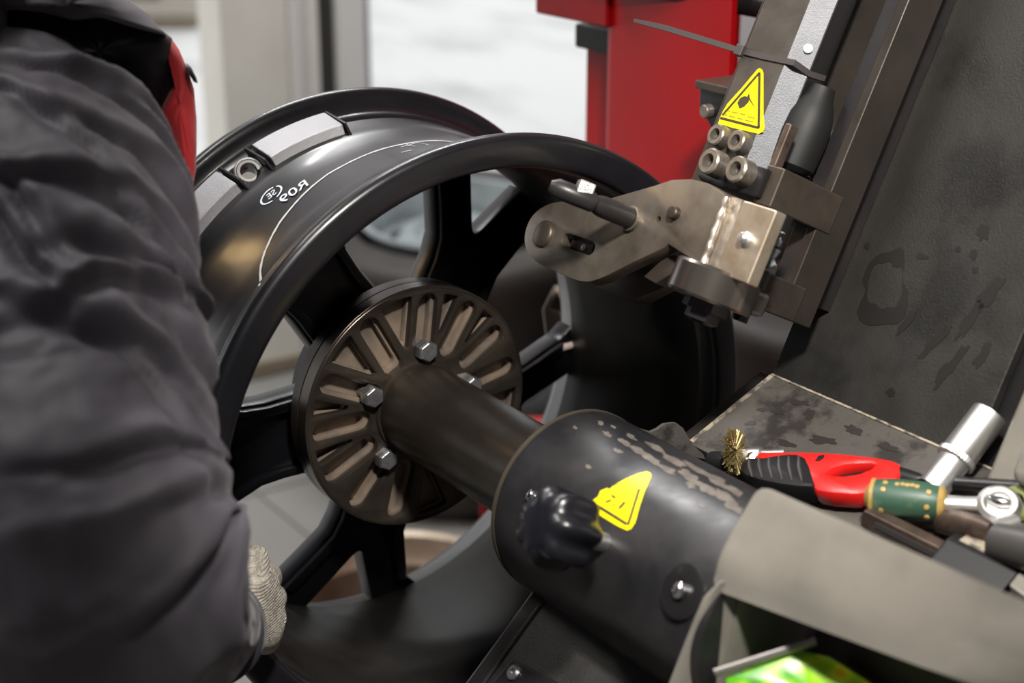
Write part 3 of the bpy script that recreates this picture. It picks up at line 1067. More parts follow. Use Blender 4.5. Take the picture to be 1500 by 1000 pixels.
# base plate below the housing
bp0, bp1 = on_x(781, 868, .115), on_x(712, 963, .115)
sd = (bp1 - bp0).normalized()
nb = V((1, 0, 0)).cross(sd)
if nb.z < 0:
    nb = -nb
BF = frame(bp0, (1, 0, 0), sd, nb)
bp = obj('base_plate', MB().box(BF, (0.012, -.05, -.012), (.34, .30, -.002)), M['rubber'], mach, bevel=.002)
obj('base_rim', MB().box(BF, (-.003, -.05, -.016), (.013, .30, .0)), M['blackbar'], bp, bevel=.003)


def bpix(x, y):
    p_ = on_plane(x, y, nb, bp0)
    d = p_ - bp0
    return d.x, d.dot(sd)


pl = [bpix(755, 968), bpix(830, 1006), bpix(800, 1060), bpix(715, 1015)]
obj('bracket_rib', MB().prism([BF(a, b_, -.004) for a, b_ in pl], [BF(a, b_, .004) for a, b_ in pl]), M['blackbar'], bp, bevel=.0015)
q = bpix(759, 989)
obj('plate_screw', MB().lathe([(0, .0055), (.002, .0055), (.0035, .004), (.0035, .0022), (.0015, .002), (.0015, .0001)], BF(q[0], q[1], .004), nb, 18), M['zinc'], bp)

# machine pedestal: the lower body hidden below the frame
obj('pedestal', MB().box(WORLD, (.15, -.12, 0), (.95, .34, ZA - .22)), M['console'], mach, bevel=.03)
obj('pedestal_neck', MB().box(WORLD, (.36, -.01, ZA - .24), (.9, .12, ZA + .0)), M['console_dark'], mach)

# --- frame of the tilted back panel: origin on the crease, u up the panel, w out of it
O = V((.1, .185, .057 + ZA))
UU = V((0, .44, .9)).normalized()
VV = V((0, UU.z, -UU.y))
AR = frame(O, (1, 0, 0), UU, -VV)


def W2(x, y, w_):
    p_ = on_plane(x, y, -VV, O - VV * w_)
    d = p_ - O
    return (d.x, d.dot(UU))


mn = V((0, -math.sin(R_(24.7)), math.cos(R_(24.7))))
md = V((0, -math.cos(R_(24.7)), -math.sin(R_(24.7))))
MT = frame(O, (1, 0, 0), md, mn)


def onmat(x, y, h=0.0):
    return on_plane(x, y, mn, O + mn * h)


# upper mat, lower mat, their dusty seams
obj('back_panel', MB().box(AR, (0, 0, -.008), (.192, .56, 0)), M['rubber'], mach, bevel=.001)
obj('panel_core', MB().box(AR, (.004, -.0, -.06), (.62, .56, -.009)), M['blackbar'], mach)
lm = obj('tray_mat', MB().box(MT, (.0, .0, -.006), (.5, .088, 0)), M['rubber_low'], mach, bevel=.0008)
obj('mat_edge', MB().box(MT, (-.018, -.004, -.013), (-.0005, .098, -.0055)), M['rubber'], lm, bevel=.001)
obj('dust_seam', MB().box(MT, (-.001, .0, -.004), (.003, .086, .0006)), M['dust'], lm)
obj('dust_seam', MB().box(MT, (.0, -.0012, .0), (.30, .0006, .0011)), M['dust'], lm)
obj('tray_core', MB().box(MT, (.0, -.02, -.05), (.6, .07, -.0065)), M['blackbar'], mach)
M['oil'] = mat('oil_stain', (0.0105, 0.0098, 0.009), 0.5)
bpn = [o_ for o_ in mach.children if o_.name.startswith('back_panel')][0]


M['oil_low'] = mat('oil_on_dust', (0.030, 0.027, 0.025), 0.5)


def stain(px0, py0, rx, ry, rot, seed, inner=None, fr=None, toloc=None, parent=None):
    L_, Rr = [], []
    for k in range(36):
        t = 2 * math.pi * k / 36
        j = .8 + .5 * noise.noise(V((math.cos(t) * 1.6 + seed * 2.3, math.sin(t) * 1.6, seed)))
        for sc_i, lst in ((1.0, L_), (inner or .02, Rr)):
            jj = j if sc_i == 1.0 else .9 + .25 * noise.noise(V((math.cos(t) * 2 + seed, math.sin(t) * 2, seed + 7)))
            x_, y_ = rx * math.cos(t) * jj * sc_i, ry * math.sin(t) * jj * sc_i
            q = toloc(px0 + x_ * math.cos(rot) - y_ * math.sin(rot), py0 + x_ * math.sin(rot) + y_ * math.cos(rot))
            lst.append(fr(q[0], q[1], .0004))
    return obj('oil_stain', MB().rings([L_, Rr], True, False), M['oil_low'] if parent is lm else M['oil'], parent, smooth=0)


up_l = lambda x_, y_: W2(x_, y_, .0)


def lo_l(x_, y_):
    p_ = onmat(x_, y_)
    return p_.x - O.x, (p_ - O).dot(md)


stain(1297, 418, 46, 62, .25, 1, .62, AR, up_l, bpn)
for a_ in ((1440, 342, 11, 16, .3, 2), (1404, 365, 5, 6, 0, 3), (1428, 396, 6, 6, 0, 4), (1426, 372, 6, 10, .1, 5), (1350, 376, 12, 5, .1, 6), (1450, 430, 34, 12, -.9, 7), (1420, 470, 40, 9, -1.0, 8), (1370, 500, 46, 8, -.8, 9),
           (1390, 540, 44, 10, -.9, 10), (1330, 470, 30, 6, -.9, 11), (1305, 575, 9, 7, 0, 12), (1270, 360, 5, 6, 0, 13), (1440, 520, 30, 8, -1.0, 14)):
    stain(*a_, None, AR, up_l, bpn)
for a_ in ((1138, 604, 12, 4, .2, 2), (1117, 600, 9, 3.4, 0, 3), (1170, 590, 18, 5, .1, 4), (1186, 606, 8, 10, .5, 5), (1150, 650, 20, 5, .2, 6), (1205, 645, 24, 7, .1, 7), (1250, 630, 16, 7, .3, 8), (1100, 620, 12, 4, -.1, 9), (1300, 655, 18, 7, .3, 10)):
    stain(*a_, None, MT, lo_l, lm)
# right hand side cover, inclined like the back panel
obj('side_cover', MB().box(AR, (.219, -.05, -.03), (.62, .13, .018)), M['console'], mach, bevel=.006)
obj('side_cover_upper', MB().box(AR, (.244, .0, .0), (.62, .3, .034)), M['console'], mach, bevel=.008)

# torn rubber flap behind the housing
fl = [(934, 626), (950, 631), (960, 627), (970, 619.5), (981, 618), (988, 618), (997, 625), (1003, 636), (1012, 650), (1036, 672), (1000, 664), (960, 645)]
P0 = [on_x(a_, b_, .112) for a_, b_ in fl]
P1 = [p_ + V((.003, 0, 0)) for p_ in P0]
lab(obj('rubber_flap', MB().prism(P0, P1), M['rubber_low'], mach), 'torn grey rubber flap behind the housing')

# --- console shell
XC = .318
q1, q2 = on_x(1134, 716, XC), on_x(1068, 828, XC)       # back and front top corner of its left end
q1b = on_plane(1478, 868, V((0, 0, 1)), (0, 0, q1.z))
q2b = on_plane(1500, 984, V((0, 0, 1)), (0, 0, q2.z))
ex1 = (q1b - q1).normalized()
ex2 = (q2b - q2).normalized()
LN = .62
q1b, q2b = q1 + ex1 * LN, q2 + ex2 * LN
dn = V((0.0, -.10, -1)).normalized()
# top slab with a rounded nose, as a swept section
sec_n = 9


def section(A, B, thick=.020):
    """A back top, B front top: rounded loop"""
    ev = (B - A).normalized()
    pts = [A + dn * .03, A + dn * .004, A + ev * .0015 - dn * .0008, A + ev * .006 - dn * .002]
    L_ = (B - A).length
    for k in range(1, 5):
        pts.append(A + ev * (.006 + (L_ - .018) * k / 5) - dn * .002)
    c = B - ev * .010 + dn * .010
    for k in range(6):
        t = k / 5 * math.pi / 2
        pts.append(c + (-dn) * .0105 * math.cos(t) + ev * .0115 * math.sin(t))
    pts.append(B + dn * (thick - .006) + ev * .0035)
    pts.append(B + dn * thick - ev * .004)
    pts.append(B + dn * thick - ev * .02)
    return pts


n_s = 10
rings = []
for k in range(n_s + 1):
    t = k / n_s
    # the left end is rounded off
    A, B = q1.lerp(q1b, t), q2.lerp(q2b, t)
    rings.append(section(A, B))
endc = [p_ for p_ in rings[0]]
cen = sum((p_ for p_ in endc), V()) / len(endc)
pre = []
for s_, off in ((.86, -.010), (.95, -.0075), (.99, -.003)):
    pre.append([cen + (p_ - cen) * s_ + ex1 * off for p_ in endc])
cs = obj('console_top', MB().rings(pre + rings), M['console'], mach, smooth=60)
# left column of the console going down from the nose
d2 = (q2 - CC).dot(CF) - .0015
cl = [(1054, 850), (1048, 856), (1030, 872), (1014, 908), (996, 952), (977, 1000), (950, 1070)]
cr_ = [(1101, 850), (1097, 858), (1090, 880), (1083, 912), (1074, 955), (1064, 1000), (1048, 1070)]
rings = []
for (xa, ya_), (xb, yb_) in zip(cl, cr_):
    a_ = at(xa, ya_, d2 + .002 + (ya_ - 822) * .000135)
    b_ = at(xb, yb_, d2 + .002 + (yb_ - 822) * .000135)
    bk = V((0, .06, -.005))
    e_ = b_ - a_
    rings.append([a_ + bk, a_ + bk * .2, a_ + e_ * .06 - bk * .02, a_ + e_ * .22 - bk * .07, a_ + e_ * .36 - bk * .06, a_ + e_ * .46 + bk * .0, a_ + e_ * .84 + bk * .02, a_ + e_ * .92 - bk * .03, b_ - e_ * .02, b_ + bk * .3, b_ + bk])
obj('console_column', MB().rings(rings), M['console'], mach, smooth=60)
# recess behind the column: back wall, floor lip
rk = q2 + V((.0, .05, 0))
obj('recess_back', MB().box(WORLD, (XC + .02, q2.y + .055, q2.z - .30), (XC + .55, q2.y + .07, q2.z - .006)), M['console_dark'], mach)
l0, l1 = at(1058, 982, .90), at(1172, 946, .90)
obj('recess_lip', MB().tube([l0 - (l1 - l0) * .1, l0.lerp(l1, .5), l1 + (l1 - l0) * .2], .0028, 10, flat=.6), M['steel'], mach)
sc_ = at(1103, 905, .93)
obj('recess_screw', hexhead(MB(), sc_, (0, -1, .2), .005, .006, 12), M['capscrew'], mach)

# green printed pack in the recess
g = [at(1062, 992, .905), at(1165, 950, .905), at(1215, 962, .90), at(1290, 1010, .885), at(1330, 1090, .885), at(1080, 1100, .90)]
gc = sum((p_ for p_ in g), V()) / len(g)
pk_n = (CC - gc).normalized()
rings = []
for s_, hgt in ((1.0, 0.0), (.985, .0012), (.9, .002), (.72, .0032), (.45, .004), (.12, .0042)):
    ring = []
    for i in range(len(g)):
        for k in range(6):
            p_ = g[i].lerp(g[(i + 1) % len(g)], k / 6)
            w_ = .0018 * noise.noise(p_ * 60)
            ring.append(gc + (p_ - gc) * s_ + pk_n * (hgt + w_ * (1 - s_)))
    rings.append(ring)
back = [p_ - pk_n * .008 for p_ in rings[0]]
pk = tag(obj('printed_pack', MB().rings([back] + rings), M['pack'], loc=gc, smooth=70), 'bright green and yellow printed pack in the console recess', 'package')

# ------------------------------------------------------------------ the pressing arm on the back panel
arm = thing('press_arm', 'grey steel press arm with roller and hydraulic tube, hooked over the rim', 'press arm', AR(0, .043, .03))
rl = obj('rail', MB().box(AR, (-.115, .043, .022), (.019, .60, .046)), M['rail'], arm, bevel=.001)
obj('rail_lip', MB().box(AR, (.019, .060, .022), (.0335, .60, .058)), M['rail_black'], rl, bevel=.0008)
obj('rail_side', MB().box(AR, (.0335, .043, .027), (.0425, .60, .0605)), M['rail'], rl, bevel=.0012)
obj('rail_backing', MB().box(AR, (-.10, .06, .001), (.030, .60, .0215)), M['rail_black'], rl)
lower = obj('lower_lug', MB().box(AR, (-.035, .043, .046), (.0433, .069, .092)), M['arm_dark'], arm, bevel=.0015)
upper = obj('upper_lug', MB().box(AR, (.026, .110, .046), (.0433, .139, .113)), M['arm_dark'], arm, bevel=.0015)
obj('lug_strip', MB().box(AR, (.0262, .138, .104), (.0325, .170, .1125)), M['tool_brown'], upper, bevel=.0015)
# weld fillets along the rail
for i, (px, py) in enumerate([(1209, 186), (1214, 200), (1213, 214), (1208, 227), (1204, 238), (1196, 242), (1210, 268), (1198, 262), (1186, 256)]):
    c = AR(*W2(px, py, .05), .05)
    obj('weld_bead', MB().lathe([(-.006, .001), (-.004, .005), (0, .0068), (.004, .005), (.006, .001)], c, UU + V((.3 * math.sin(i), 0, 0)), 10), M['weldgrey'], rl, smooth=80)
# dark cylinder between tube and rail
c0 = AR(*W2(1160, 243, .075), .075)
obj('cylinder_foot', MB().lathe([(-.004, .012), (0, .0165), (.022, .0175), (.036, .0165), (.046, .0135), (.052, .0105), (.06, .009)], c0, UU, 28), M['hose'], arm)

# hydraulic tube: square with chamfers
TX0, TX1, TW = W2(1035, 215, .10)[0], W2(1102, 215, .10)[0], .10
tu0 = W2(1035, 222, TW)[1] - .002
ch = .0125
sec = [(TX0, TW), (TX1, TW), (TX1 + ch, TW - ch), (TX1 + ch, TW - ch - .016), (TX1, TW - ch - .028), (TX0, TW - ch - .028), (TX0 - .006, TW - ch - .02), (TX0 - .006, TW - .008)]
tb_ = obj('press_tube', MB().prism([AR(a_, tu0, b_) for a_, b_ in sec], [AR(a_, .62, b_) for a_, b_ in sec]), M['tubearm'], arm, bevel=.0008)
# lighter chamfer and black side as their own faces
obj('tube_chamfer', MB().prism([AR(a_, tu0 - .0005, b_) for a_, b_ in [(TX1 - .0002, TW + .0005), (TX1 + ch + .0002, TW - ch + .0005), (TX1 + ch - .002, TW - ch - .001), (TX1 - .002, TW - .001)]],
                               [AR(a_, .62, b_) for a_, b_ in [(TX1 - .0002, TW + .0005), (TX1 + ch + .0002, TW - ch + .0005), (TX1 + ch - .002, TW - ch - .001), (TX1 - .002, TW - .001)]]),
    M['tubebevel'], tb_)
obj('tube_side', MB().box(AR, (TX1 + ch - .001, tu0 + .03, TW - ch - .017), (TX1 + ch + .0006, .62, TW - ch - .0008)), M['blackbar'], tb_)
cp = AR(*W2(1184, 71, TW - .006), TW - .0058)
obj('paint_nick', MB().lathe([(0, .0034), (.0006, .0026), (.0007, .0003)], cp, (AR(1, 0, 1) - AR(0, 0, 0)), 12), M['stamp'], tb_)


def flat_on(name, px_loop, w_, material, parent, th=.0004, lift=0.0):
    pts = [W2(a_, b_, w_) for a_, b_ in px_loop]
    return sheet(name, [pts], AR, w_ + lift, w_ + lift + th, material, parent, smooth=0)


s2 = flat_on('warning_sticker', [(1110, 101.5), (1113.5, 100), (1117, 102.5), (1118.5, 107), (1118.5, 168), (1120.5, 186), (1118, 193), (1112, 196), (1100, 193.5), (1074, 187.5), (1052.5, 181),
                                 (1055, 173), (1060, 162), (1066, 152), (1086, 130)], TW, M['yellow'], tb_)
lab(s2, 'yellow warning triangle with a crushed hand on the tube')
for q in (band((1113.2, 106.5), (1112, 188), 3.2), band((1113, 107), (1059, 169), 2.6), band((1056, 173), (1112, 187.5), 3.6)):
    flat_on('border', q, TW, M['ink'], s2, .0003, .0004)
flat_on('hand_mark', [(1081, 151), (1084, 159), (1090, 157), (1097, 150), (1098, 146), (1107, 159), (1099, 144), (1098, 137), (1095.5, 142), (1091, 141), (1085, 144)], TW, M['ink'], s2, .0003, .0004)
for k, (x0, x1, y0) in enumerate([(1063, 1070, 161.5), (1073, 1082, 164), (1085, 1092, 166.5), (1096, 1106, 171), (1061, 1066, 167.5), (1069, 1078, 170), (1081, 1089, 173), (1092, 1104, 176)]):
    flat_on('print_line', band((x0, y0), (x1, y0 + (x1 - x0) * .22), 1.7), TW, M['ink_faded'], s2, .0003, .0004)

# upper clamp screws sit on the tube's end
for px, py in ((1061, 203), (1091, 212)):
    capscrew_into(tb_, AR(*W2(px, py, TW), TW), -VV, .0082, .0105)
# black clamp block with two larger screws
BW = .118
bl = [W2(1034, 222, BW), W2(1122, 246, BW), W2(1108, 288, BW), W2(1045, 270, BW), W2(1030, 262, BW)]
xb0, xb1 = min(a_ for a_, _ in bl), max(a_ for a_, _ in bl)
ub0, ub1 = min(b_ for _, b_ in bl), max(b_ for _, b_ in bl)
cb = sheet('clamp_block', [rounded([(xb0, ub0), (xb1, ub0), (xb1, ub1), (xb0, ub1)], [.008, .002, .001, .003], 4)], AR, .06, BW, M['blackbar'], arm, bevel=.001)
for px, py in ((1054, 243), (1094, 255)):
    capscrew_into(cb, AR(*W2(px, py, BW), BW), -VV, .0098, .0125)

# head: front plate (hooked), rear plate, pivot
HW = .155
hp = [W2(*q, HW) for q in ((1062, 284), (1036, 268), (1012, 262), (984, 263), (960, 271), (870, 297), (838, 294), (806, 296), (781, 311), (768, 337), (768, 362), (780, 381), (808, 395), (848, 413), (872, 412), (925, 385),
                           (974, 362), (978, 357), (1024, 386))]


def px_circle(cx, cy, r, w_, n=20):
    c = W2(cx, cy, w_)
    return [(c[0] + r * math.cos(2 * math.pi * k / n), c[1] + r * math.sin(2 * math.pi * k / n)) for k in range(n)]


def px_slot(a, b_, r, w_, n=8):
    A, B = V((*W2(*a, w_), 0)), V((*W2(*b_, w_), 0))
    d = (B - A).normalized()
    nn = V((-d.y, d.x, 0))
    out = []
    for k in range(n + 1):
        t = math.pi * k / n
        q = B + (d * math.sin(t) - nn * math.cos(t)) * r
        out.append((q.x, q.y))
    for k in range(n + 1):
        t = math.pi * k / n
        q = A + (-d * math.sin(t) + nn * math.cos(t)) * r
        out.append((q.x, q.y))
    return out


def chaikin(pts, i0, i1, it=2):
    for _ in range(it):
        out = pts[:i0 + 1]
        for k in range(i0, i1):
            a_, b_ = pts[k], pts[k + 1]
            out += [(a_[0] * .75 + b_[0] * .25, a_[1] * .75 + b_[1] * .25), (a_[0] * .25 + b_[0] * .75, a_[1] * .25 + b_[1] * .75)]
        n_new = len(out) - i0 - 1
        out += pts[i1:]
        i1 = i0 + n_new + 1
        pts = out
    return pts


hp = chaikin(hp, 5, 15)
hplate = sheet('head_plate', [hp, px_slot((829, 351), (864, 363), .0052, HW), px_circle(964, 321, .0022, HW)], AR, HW - .012, HW, M['arm'], arm, bevel=.0008)
# what shows inside the slot
sl = W2(846, 357, HW)
obj('slot_slider', MB().box(AR, (sl[0] - .014, sl[1] - .0045, HW - .016), (sl[0] + .012, sl[1] + .0045, HW - .005)), M['arm_dark'], hplate, bevel=.0008)
c = AR(*W2(857, 363, HW - .005), HW - .005)
obj('slider_pin', MB().lathe([(0, .0028), (.002, .0026), (.0025, .0003)], c, -VV, 14), M['steel'], hplate)
c = AR(*W2(797, 343, HW), HW)
hb = obj('pivot_pin', MB().lathe([(-.002, .0108), (.0012, .0108), (.0024, .0100), (.0035, .0085), (.004, .0004)], c, -VV, 32), M['arm_dark'], hplate)
c = AR(*W2(990, 313, HW), HW)
obj('pin_stub', MB().lathe([(0, .0048), (.004, .0048), (.005, .004), (.0052, .0003)], c, -VV, 20), M['arm_dark'], hplate)
# wheel roller and spacer between the plates
c = AR(*W2(812, 352, .138), .138)
obj('hook_roller', MB().lathe([(-.014, .0145), (-.012, .017), (.003, .017), (.005, .0145)], c, -VV, 32), M['bearing'], hplate)
rp = [W2(*q, .112) for q in ((1000, 330), (905, 345), (862, 360), (858, 404), (862, 415), (905, 435), (922, 440), (938, 438), (985, 414), (1012, 398))]
sheet('rear_plate', [rp], AR, .100, .112, M['arm_dark'], arm, bevel=.001)
mp_ = [W2(*q, .143) for q in ((942, 405), (975, 375), (990, 372), (1010, 392), (985, 400), (960, 415))]
sheet('plate_spacer', [mp_], AR, .112, .143, M['arm_dark'], arm, bevel=.001)
# locking pin with its T handle
pb = AR(*W2(926, 321, HW), HW)
pin = obj('locking_pin', MB().lathe([(-.002, .0085), (.0005, .0085), (.001, .0078), (.03, .0078), (.034, .0072), (.040, .0055), (.044, .0045)], pb, -VV, 28), M['pin_dark'], arm)
obj('pin_collar', MB().lathe([(0, .0080), (0, .0094), (.003, .0094), (.0035, .0080)], pb, -VV, 28, loop=True), M['arm'], pin)
h0, h1 = pb - VV * .047, pb - VV * .047
hl = h0 + (at(843, 281, 1.06) - at(890, 300, 1.06)) * 1.0
hdl_dir = (hl - h0).normalized()
obj('pin_handle', MB().tube([h0 - hdl_dir * .009, h0 - hdl_dir * .006, h0.lerp(hl, .5), hl - hdl_dir * .002, hl + hdl_dir * .003], [.0040, .0070, .0072, .0072, .004], 16), M['pin_dark'], pin, smooth=50)
k0 = h0.lerp(hl, .12) - UU * .001
k1 = k0 + (at(903, 266, 1.06) - at(893, 292, 1.06))
obj('pin_hook', MB().tube([k0, k0.lerp(k1, .5), k1], [.0085, .0085, .0085], 4, up=(1, .4, .1)), M['satin_rough'], pin, bevel=.0012)
obj('cross_pin', MB().lathe([(0, .0024), (.003, .0022), (.0035, .0003)], h0 - VV * .0055, -VV, 14), M['satin'], pin)

# knuckle block, weld seam, hinge pin, grease
kn = [W2(*q, .150) for q in ((1086, 290), (1136, 309), (1096, 416), (1049, 400))]
kx0 = (kn[0][0] + kn[3][0]) / 2
kx1 = (kn[1][0] + kn[2][0]) / 2
ku0, ku1 = (kn[2][1] + kn[3][1]) / 2, (kn[0][1] + kn[1][1]) / 2
knuckle = obj('knuckle', MB().box(AR, (kx0, ku0, .139), (kx1, ku1, .150)), M['knuckle'], arm, bevel=.0014)
c = AR(*W2(1094, 351, .150), .150)
obj('grease_nipple', MB().lathe([(0, .0052), (.0022, .0052), (.003, .0036), (.006, .0036), (.007, .0028), (.0072, .0003)], c, -VV, 16), M['satin'], knuckle)
wl = [W2(*q, .146) for q in ((1062, 284), (1087, 292), (1052, 400), (1026, 386))]
sheet('weld_web', [wl], AR, .125, .146, M['weld'], arm, bevel=.001)
sA, sB = AR(*W2(1060, 287, HW), HW - .003), AR(*W2(1026, 384, HW), HW - .003)
path = [sA.lerp(sB, k / 16) + V((.0006 * math.sin(k * 2.1), 0, 0)) for k in range(17)]
obj('weld_seam', MB().tube(path, [.0026 + .0005 * math.sin(k * 1.7) for k in range(17)], 10), M['weld'], knuckle, smooth=70)
gl = []
for k in range(12):
    c = AR(*W2(1141 - k * 1.7 + 3 * math.sin(k * 2.3), 332 + k * 6, .118), .118)
    gl.append(c)
obj('grease', MB().tube(gl, [.003 + .0022 * abs(math.sin(k * 1.9)) for k in range(12)], 8), M['grease'], knuckle, smooth=80)
hx, hu = W2(1118, 350, .112)
obj('hinge_pin', MB().lathe([(-.033, .0105), (.02, .0105)], AR((kx0 + kx1) / 2 - .012, hu, .118), UU, 24), M['blackbar'], arm)
# roller bearing under the knuckle
bc = W2(1047, 417, .135)
rb2 = obj('roller', MB().lathe([(-.0125, .020), (-.0125, .0290), (-.0105, .0305), (.0085, .0305), (.0105, .0290), (.0105, .012)], AR(bc[0], bc[1], .135), UU, 64), M['bearing'], arm)
obj('roller_seal', MB().lathe([(.0100, .012), (.0108, .012), (.0108, .025), (.0100, .025)], AR(bc[0], bc[1], .135), UU, 48, loop=True), M['blackbar'], rb2)
obj('roller_nut', MB().lathe([(-.028, .008), (-.026, .0125), (-.020, .0125), (-.0195, .017), (-.0125, .017)], AR(bc[0], bc[1], .135), UU, 6), M['blackbar'], rb2, smooth=20)
cc = AR(*W2(1098, 436, .118), .118)
obj('roller_yoke', MB().box(AR, (W2(1098, 436, .11)[0] - .014, bc[1] - .010, .095), (W2(1098, 436, .11)[0] + .006, bc[1] + .008, .122)), M['bearing'], arm, bevel=.004)
c = AR(*W2(1085, 462, .11), .11)
obj('yoke_bolt', MB().lathe([(-.004, .006), (.004, .006), (.008, .0055)], c, UU, 8), M['blackbar'], arm)

# ------------------------------------------------------------------ cable tie round the tube
ct = thing('cable_tie', 'grey cable tie round the press tube with a long loose tail', 'cable tie', AR(TX0, .22, TW))
seq = [(1087, 75, TW + .0012), (1120, 83, TW + .0012), (1164, 92, TW + .0012)]
pth = [AR(*W2(a_, b_, w_), w_) for a_, b_, w_ in seq]
pth += [AR(TX1 + ch + .0012, W2(1205, 112, TW - ch)[1], TW - ch), AR(TX1 + ch + .0012, W2(1208, 115, TW - ch - .016)[1], TW - ch - .016), AR(TX1, W2(1208, 118, .06)[1], TW - ch - .0285),
        AR(TX0, W2(1208, 118, .06)[1], TW - ch - .0285), AR(TX0 - .007, W2(1087, 75, TW)[1], TW - ch - .02), AR(TX0 - .007, W2(1087, 75, TW)[1], TW - .006), pth[0]]


def ribbon(path, wd, th, nrm):
    rings = []
    for i, p_ in enumerate(path):
        t = (path[min(i + 1, len(path) - 1)] - path[max(i - 1, 0)]).normalized()
        wv = V(nrm[i] if isinstance(nrm, list) else nrm)
        wv = (wv - t * wv.dot(t)).normalized()
        th_ = t.cross(wv)
        ww = wd[i] if isinstance(wd, list) else wd
        rings.append([p_ + wv * ww / 2 + th_ * th / 2, p_ - wv * ww / 2 + th_ * th / 2, p_ - wv * ww / 2 - th_ * th / 2, p_ + wv * ww / 2 - th_ * th / 2])
    return MB().rings(rings)


obj('strap', ribbon(pth, .0042, .0012, UU), M['tie'], ct)
tw = W2(1086, 75, TW + .002)
hd = AR(tw[0], tw[1], TW + .003)
tl_ = on_x(929, 30, hd.x - .10)
tm_ = on_x(975, 41, hd.x - .068)
obj('tail', ribbon([hd, hd.lerp(tm_, .33), hd.lerp(tm_, .7), tm_, tm_.lerp(tl_, .5), tl_], [.0042, .0042, .0042, .0042, .0038, .0026], .0014, UU), M['tie'], ct)
tdir = (tm_ - hd).normalized()
wv = (UU - tdir * UU.dot(tdir)).normalized()
hf = frame(hd, tdir, wv, tdir.cross(wv))
obj('lock_head', MB().box(hf, (-.003, -.0042, -.003), (.0035, .0042, .003)), M['tie'], ct, bevel=.0008)

# ------------------------------------------------------------------ tools on the tray
# gas lighter
LH = .012
lc = onmat(1205, 700, LH)
LF = frame(lc, (1, 0, 0), -md, mn)


def LP(x, y, h=LH):
    d = onmat(x, y, h) - lc
    return d.x, -d.dot(md)


lt = thing('gas_lighter', 'red and black gas lighter with a finger hole, lying on the dusty mat', 'lighter', onmat(1205, 700, 0))
redl = [LP(*q) for q in ((1108, 678), (1118, 671.5), (1150, 671.5), (1180, 672), (1215, 673), (1250, 676), (1285, 680), (1310, 685), (1322, 690), (1322, 704), (1312, 716), (1296, 727), (1276, 733), (1250, 734.5),
                         (1222, 732.5), (1200, 729), (1186, 715), (1116, 700))]
hole = [LP(*q) for q in ((1213, 704), (1222, 697), (1240, 691.5), (1262, 689.5), (1280, 690), (1285, 692), (1278, 698), (1262, 704), (1240, 707.5), (1222, 707))]
bodyl = sheet('lighter_body', [redl, hole], LF, -.0075, .0075, M['red_plastic'], lt, bevel=.003)
gr = [LP(*q) for q in ((1087, 700), (1091, 690), (1101, 681.5), (1122, 682), (1140, 679), (1158, 676.5), (1172, 677), (1184, 682), (1190, 694), (1199, 722), (1194, 726), (1174, 725), (1150, 722), (1120, 716), (1096, 708))]
gp = sheet('grip', [gr], LF, -.0085, .0088, M['plastic_black'], lt, bevel=.003)
for k in range(6):
    x0 = 1102 + k * 14.5
    a_ = LF(*LP(x0, 684 - k * .7), .0088)
    b_ = LF(*LP(x0 + 5, 712 + k * 1.4), .0088)
    m_ = a_.lerp(b_, .5) + V((-.0015, 0, 0))
    obj('grip_rib', MB().tube([a_, a_.lerp(m_, .6), m_, m_.lerp(b_, .4), b_], [.0006, .0013, .0014, .0013, .0006], 8), M['tie'], gp)
tr = [LP(*q) for q in ((1214, 706), (1236, 697), (1262, 693), (1283, 692), (1280, 698), (1258, 706), (1236, 709))]
sheet('trigger', [tr], LF, -.005, .002, M['plastic_black'], lt, bevel=.001)
lk = [LP(*q) for q in ((1198, 687), (1203, 680), (1212, 678.5), (1211, 682), (1205, 687))]
sheet('lock_button', [lk], LF, .0065, .0085, M['plastic_black'], lt, bevel=.0006)
n0, n1, n2 = LF(*LP(1300, 694), 0), LF(*LP(1348, 704), 0), at(1352, 705, 1.035)
n3 = at(1512, 714, .985)
obj('nozzle', MB().tube([n0, n0.lerp(n1, .3), n0.lerp(n1, .9), n1], [.0072, .0068, .0052, .0042], 20), M['plastic_black'], lt)
obj('stem', MB().tube([n1 - (n3 - n1) * .02, n1.lerp(n3, .5), n3 + (n3 - n1) * .3], .0044, 16), M['blackbar'], lt)

# deep socket, leaning on the panel
s0 = onmat(1366, 716, .012)
sdir = V((0, .78, .63)).normalized()
s1 = on_x(1450, 607, s0.x)
sdir = (s1 - s0).normalized()
SL = (s1 - s0).length
so = thing('deep_socket', 'shiny chrome deep socket with a knurled ring, leaning on the tray', 'socket', s0)
obj('socket_body', MB().lathe([(0, .0104), (SL * .36, .0106), (SL * .42, .0122), (SL * .99, .0122), (SL, .0116), (SL, .009), (SL * .8, .0085)], s0, sdir, 40, cap=False), M['satin'], so)
rg = []
for h_, r_ in ((SL * .37, .0124), (SL * .385, .0134), (SL * .44, .0134), (SL * .455, .0124)):
    rg.append((h_, r_))
mb = MB()
ex, ey = perp(sdir)
rings = []
for h_, r_ in rg:
    rings.append([s0 + sdir * h_ + (ex * math.cos(2 * math.pi * k / 72) + ey * math.sin(2 * math.pi * k / 72)) * (r_ - (.0004 if k % 2 else 0)) for k in range(72)])
obj('knurled_ring', mb.rings(rings), M['satin'], so, smooth=0)

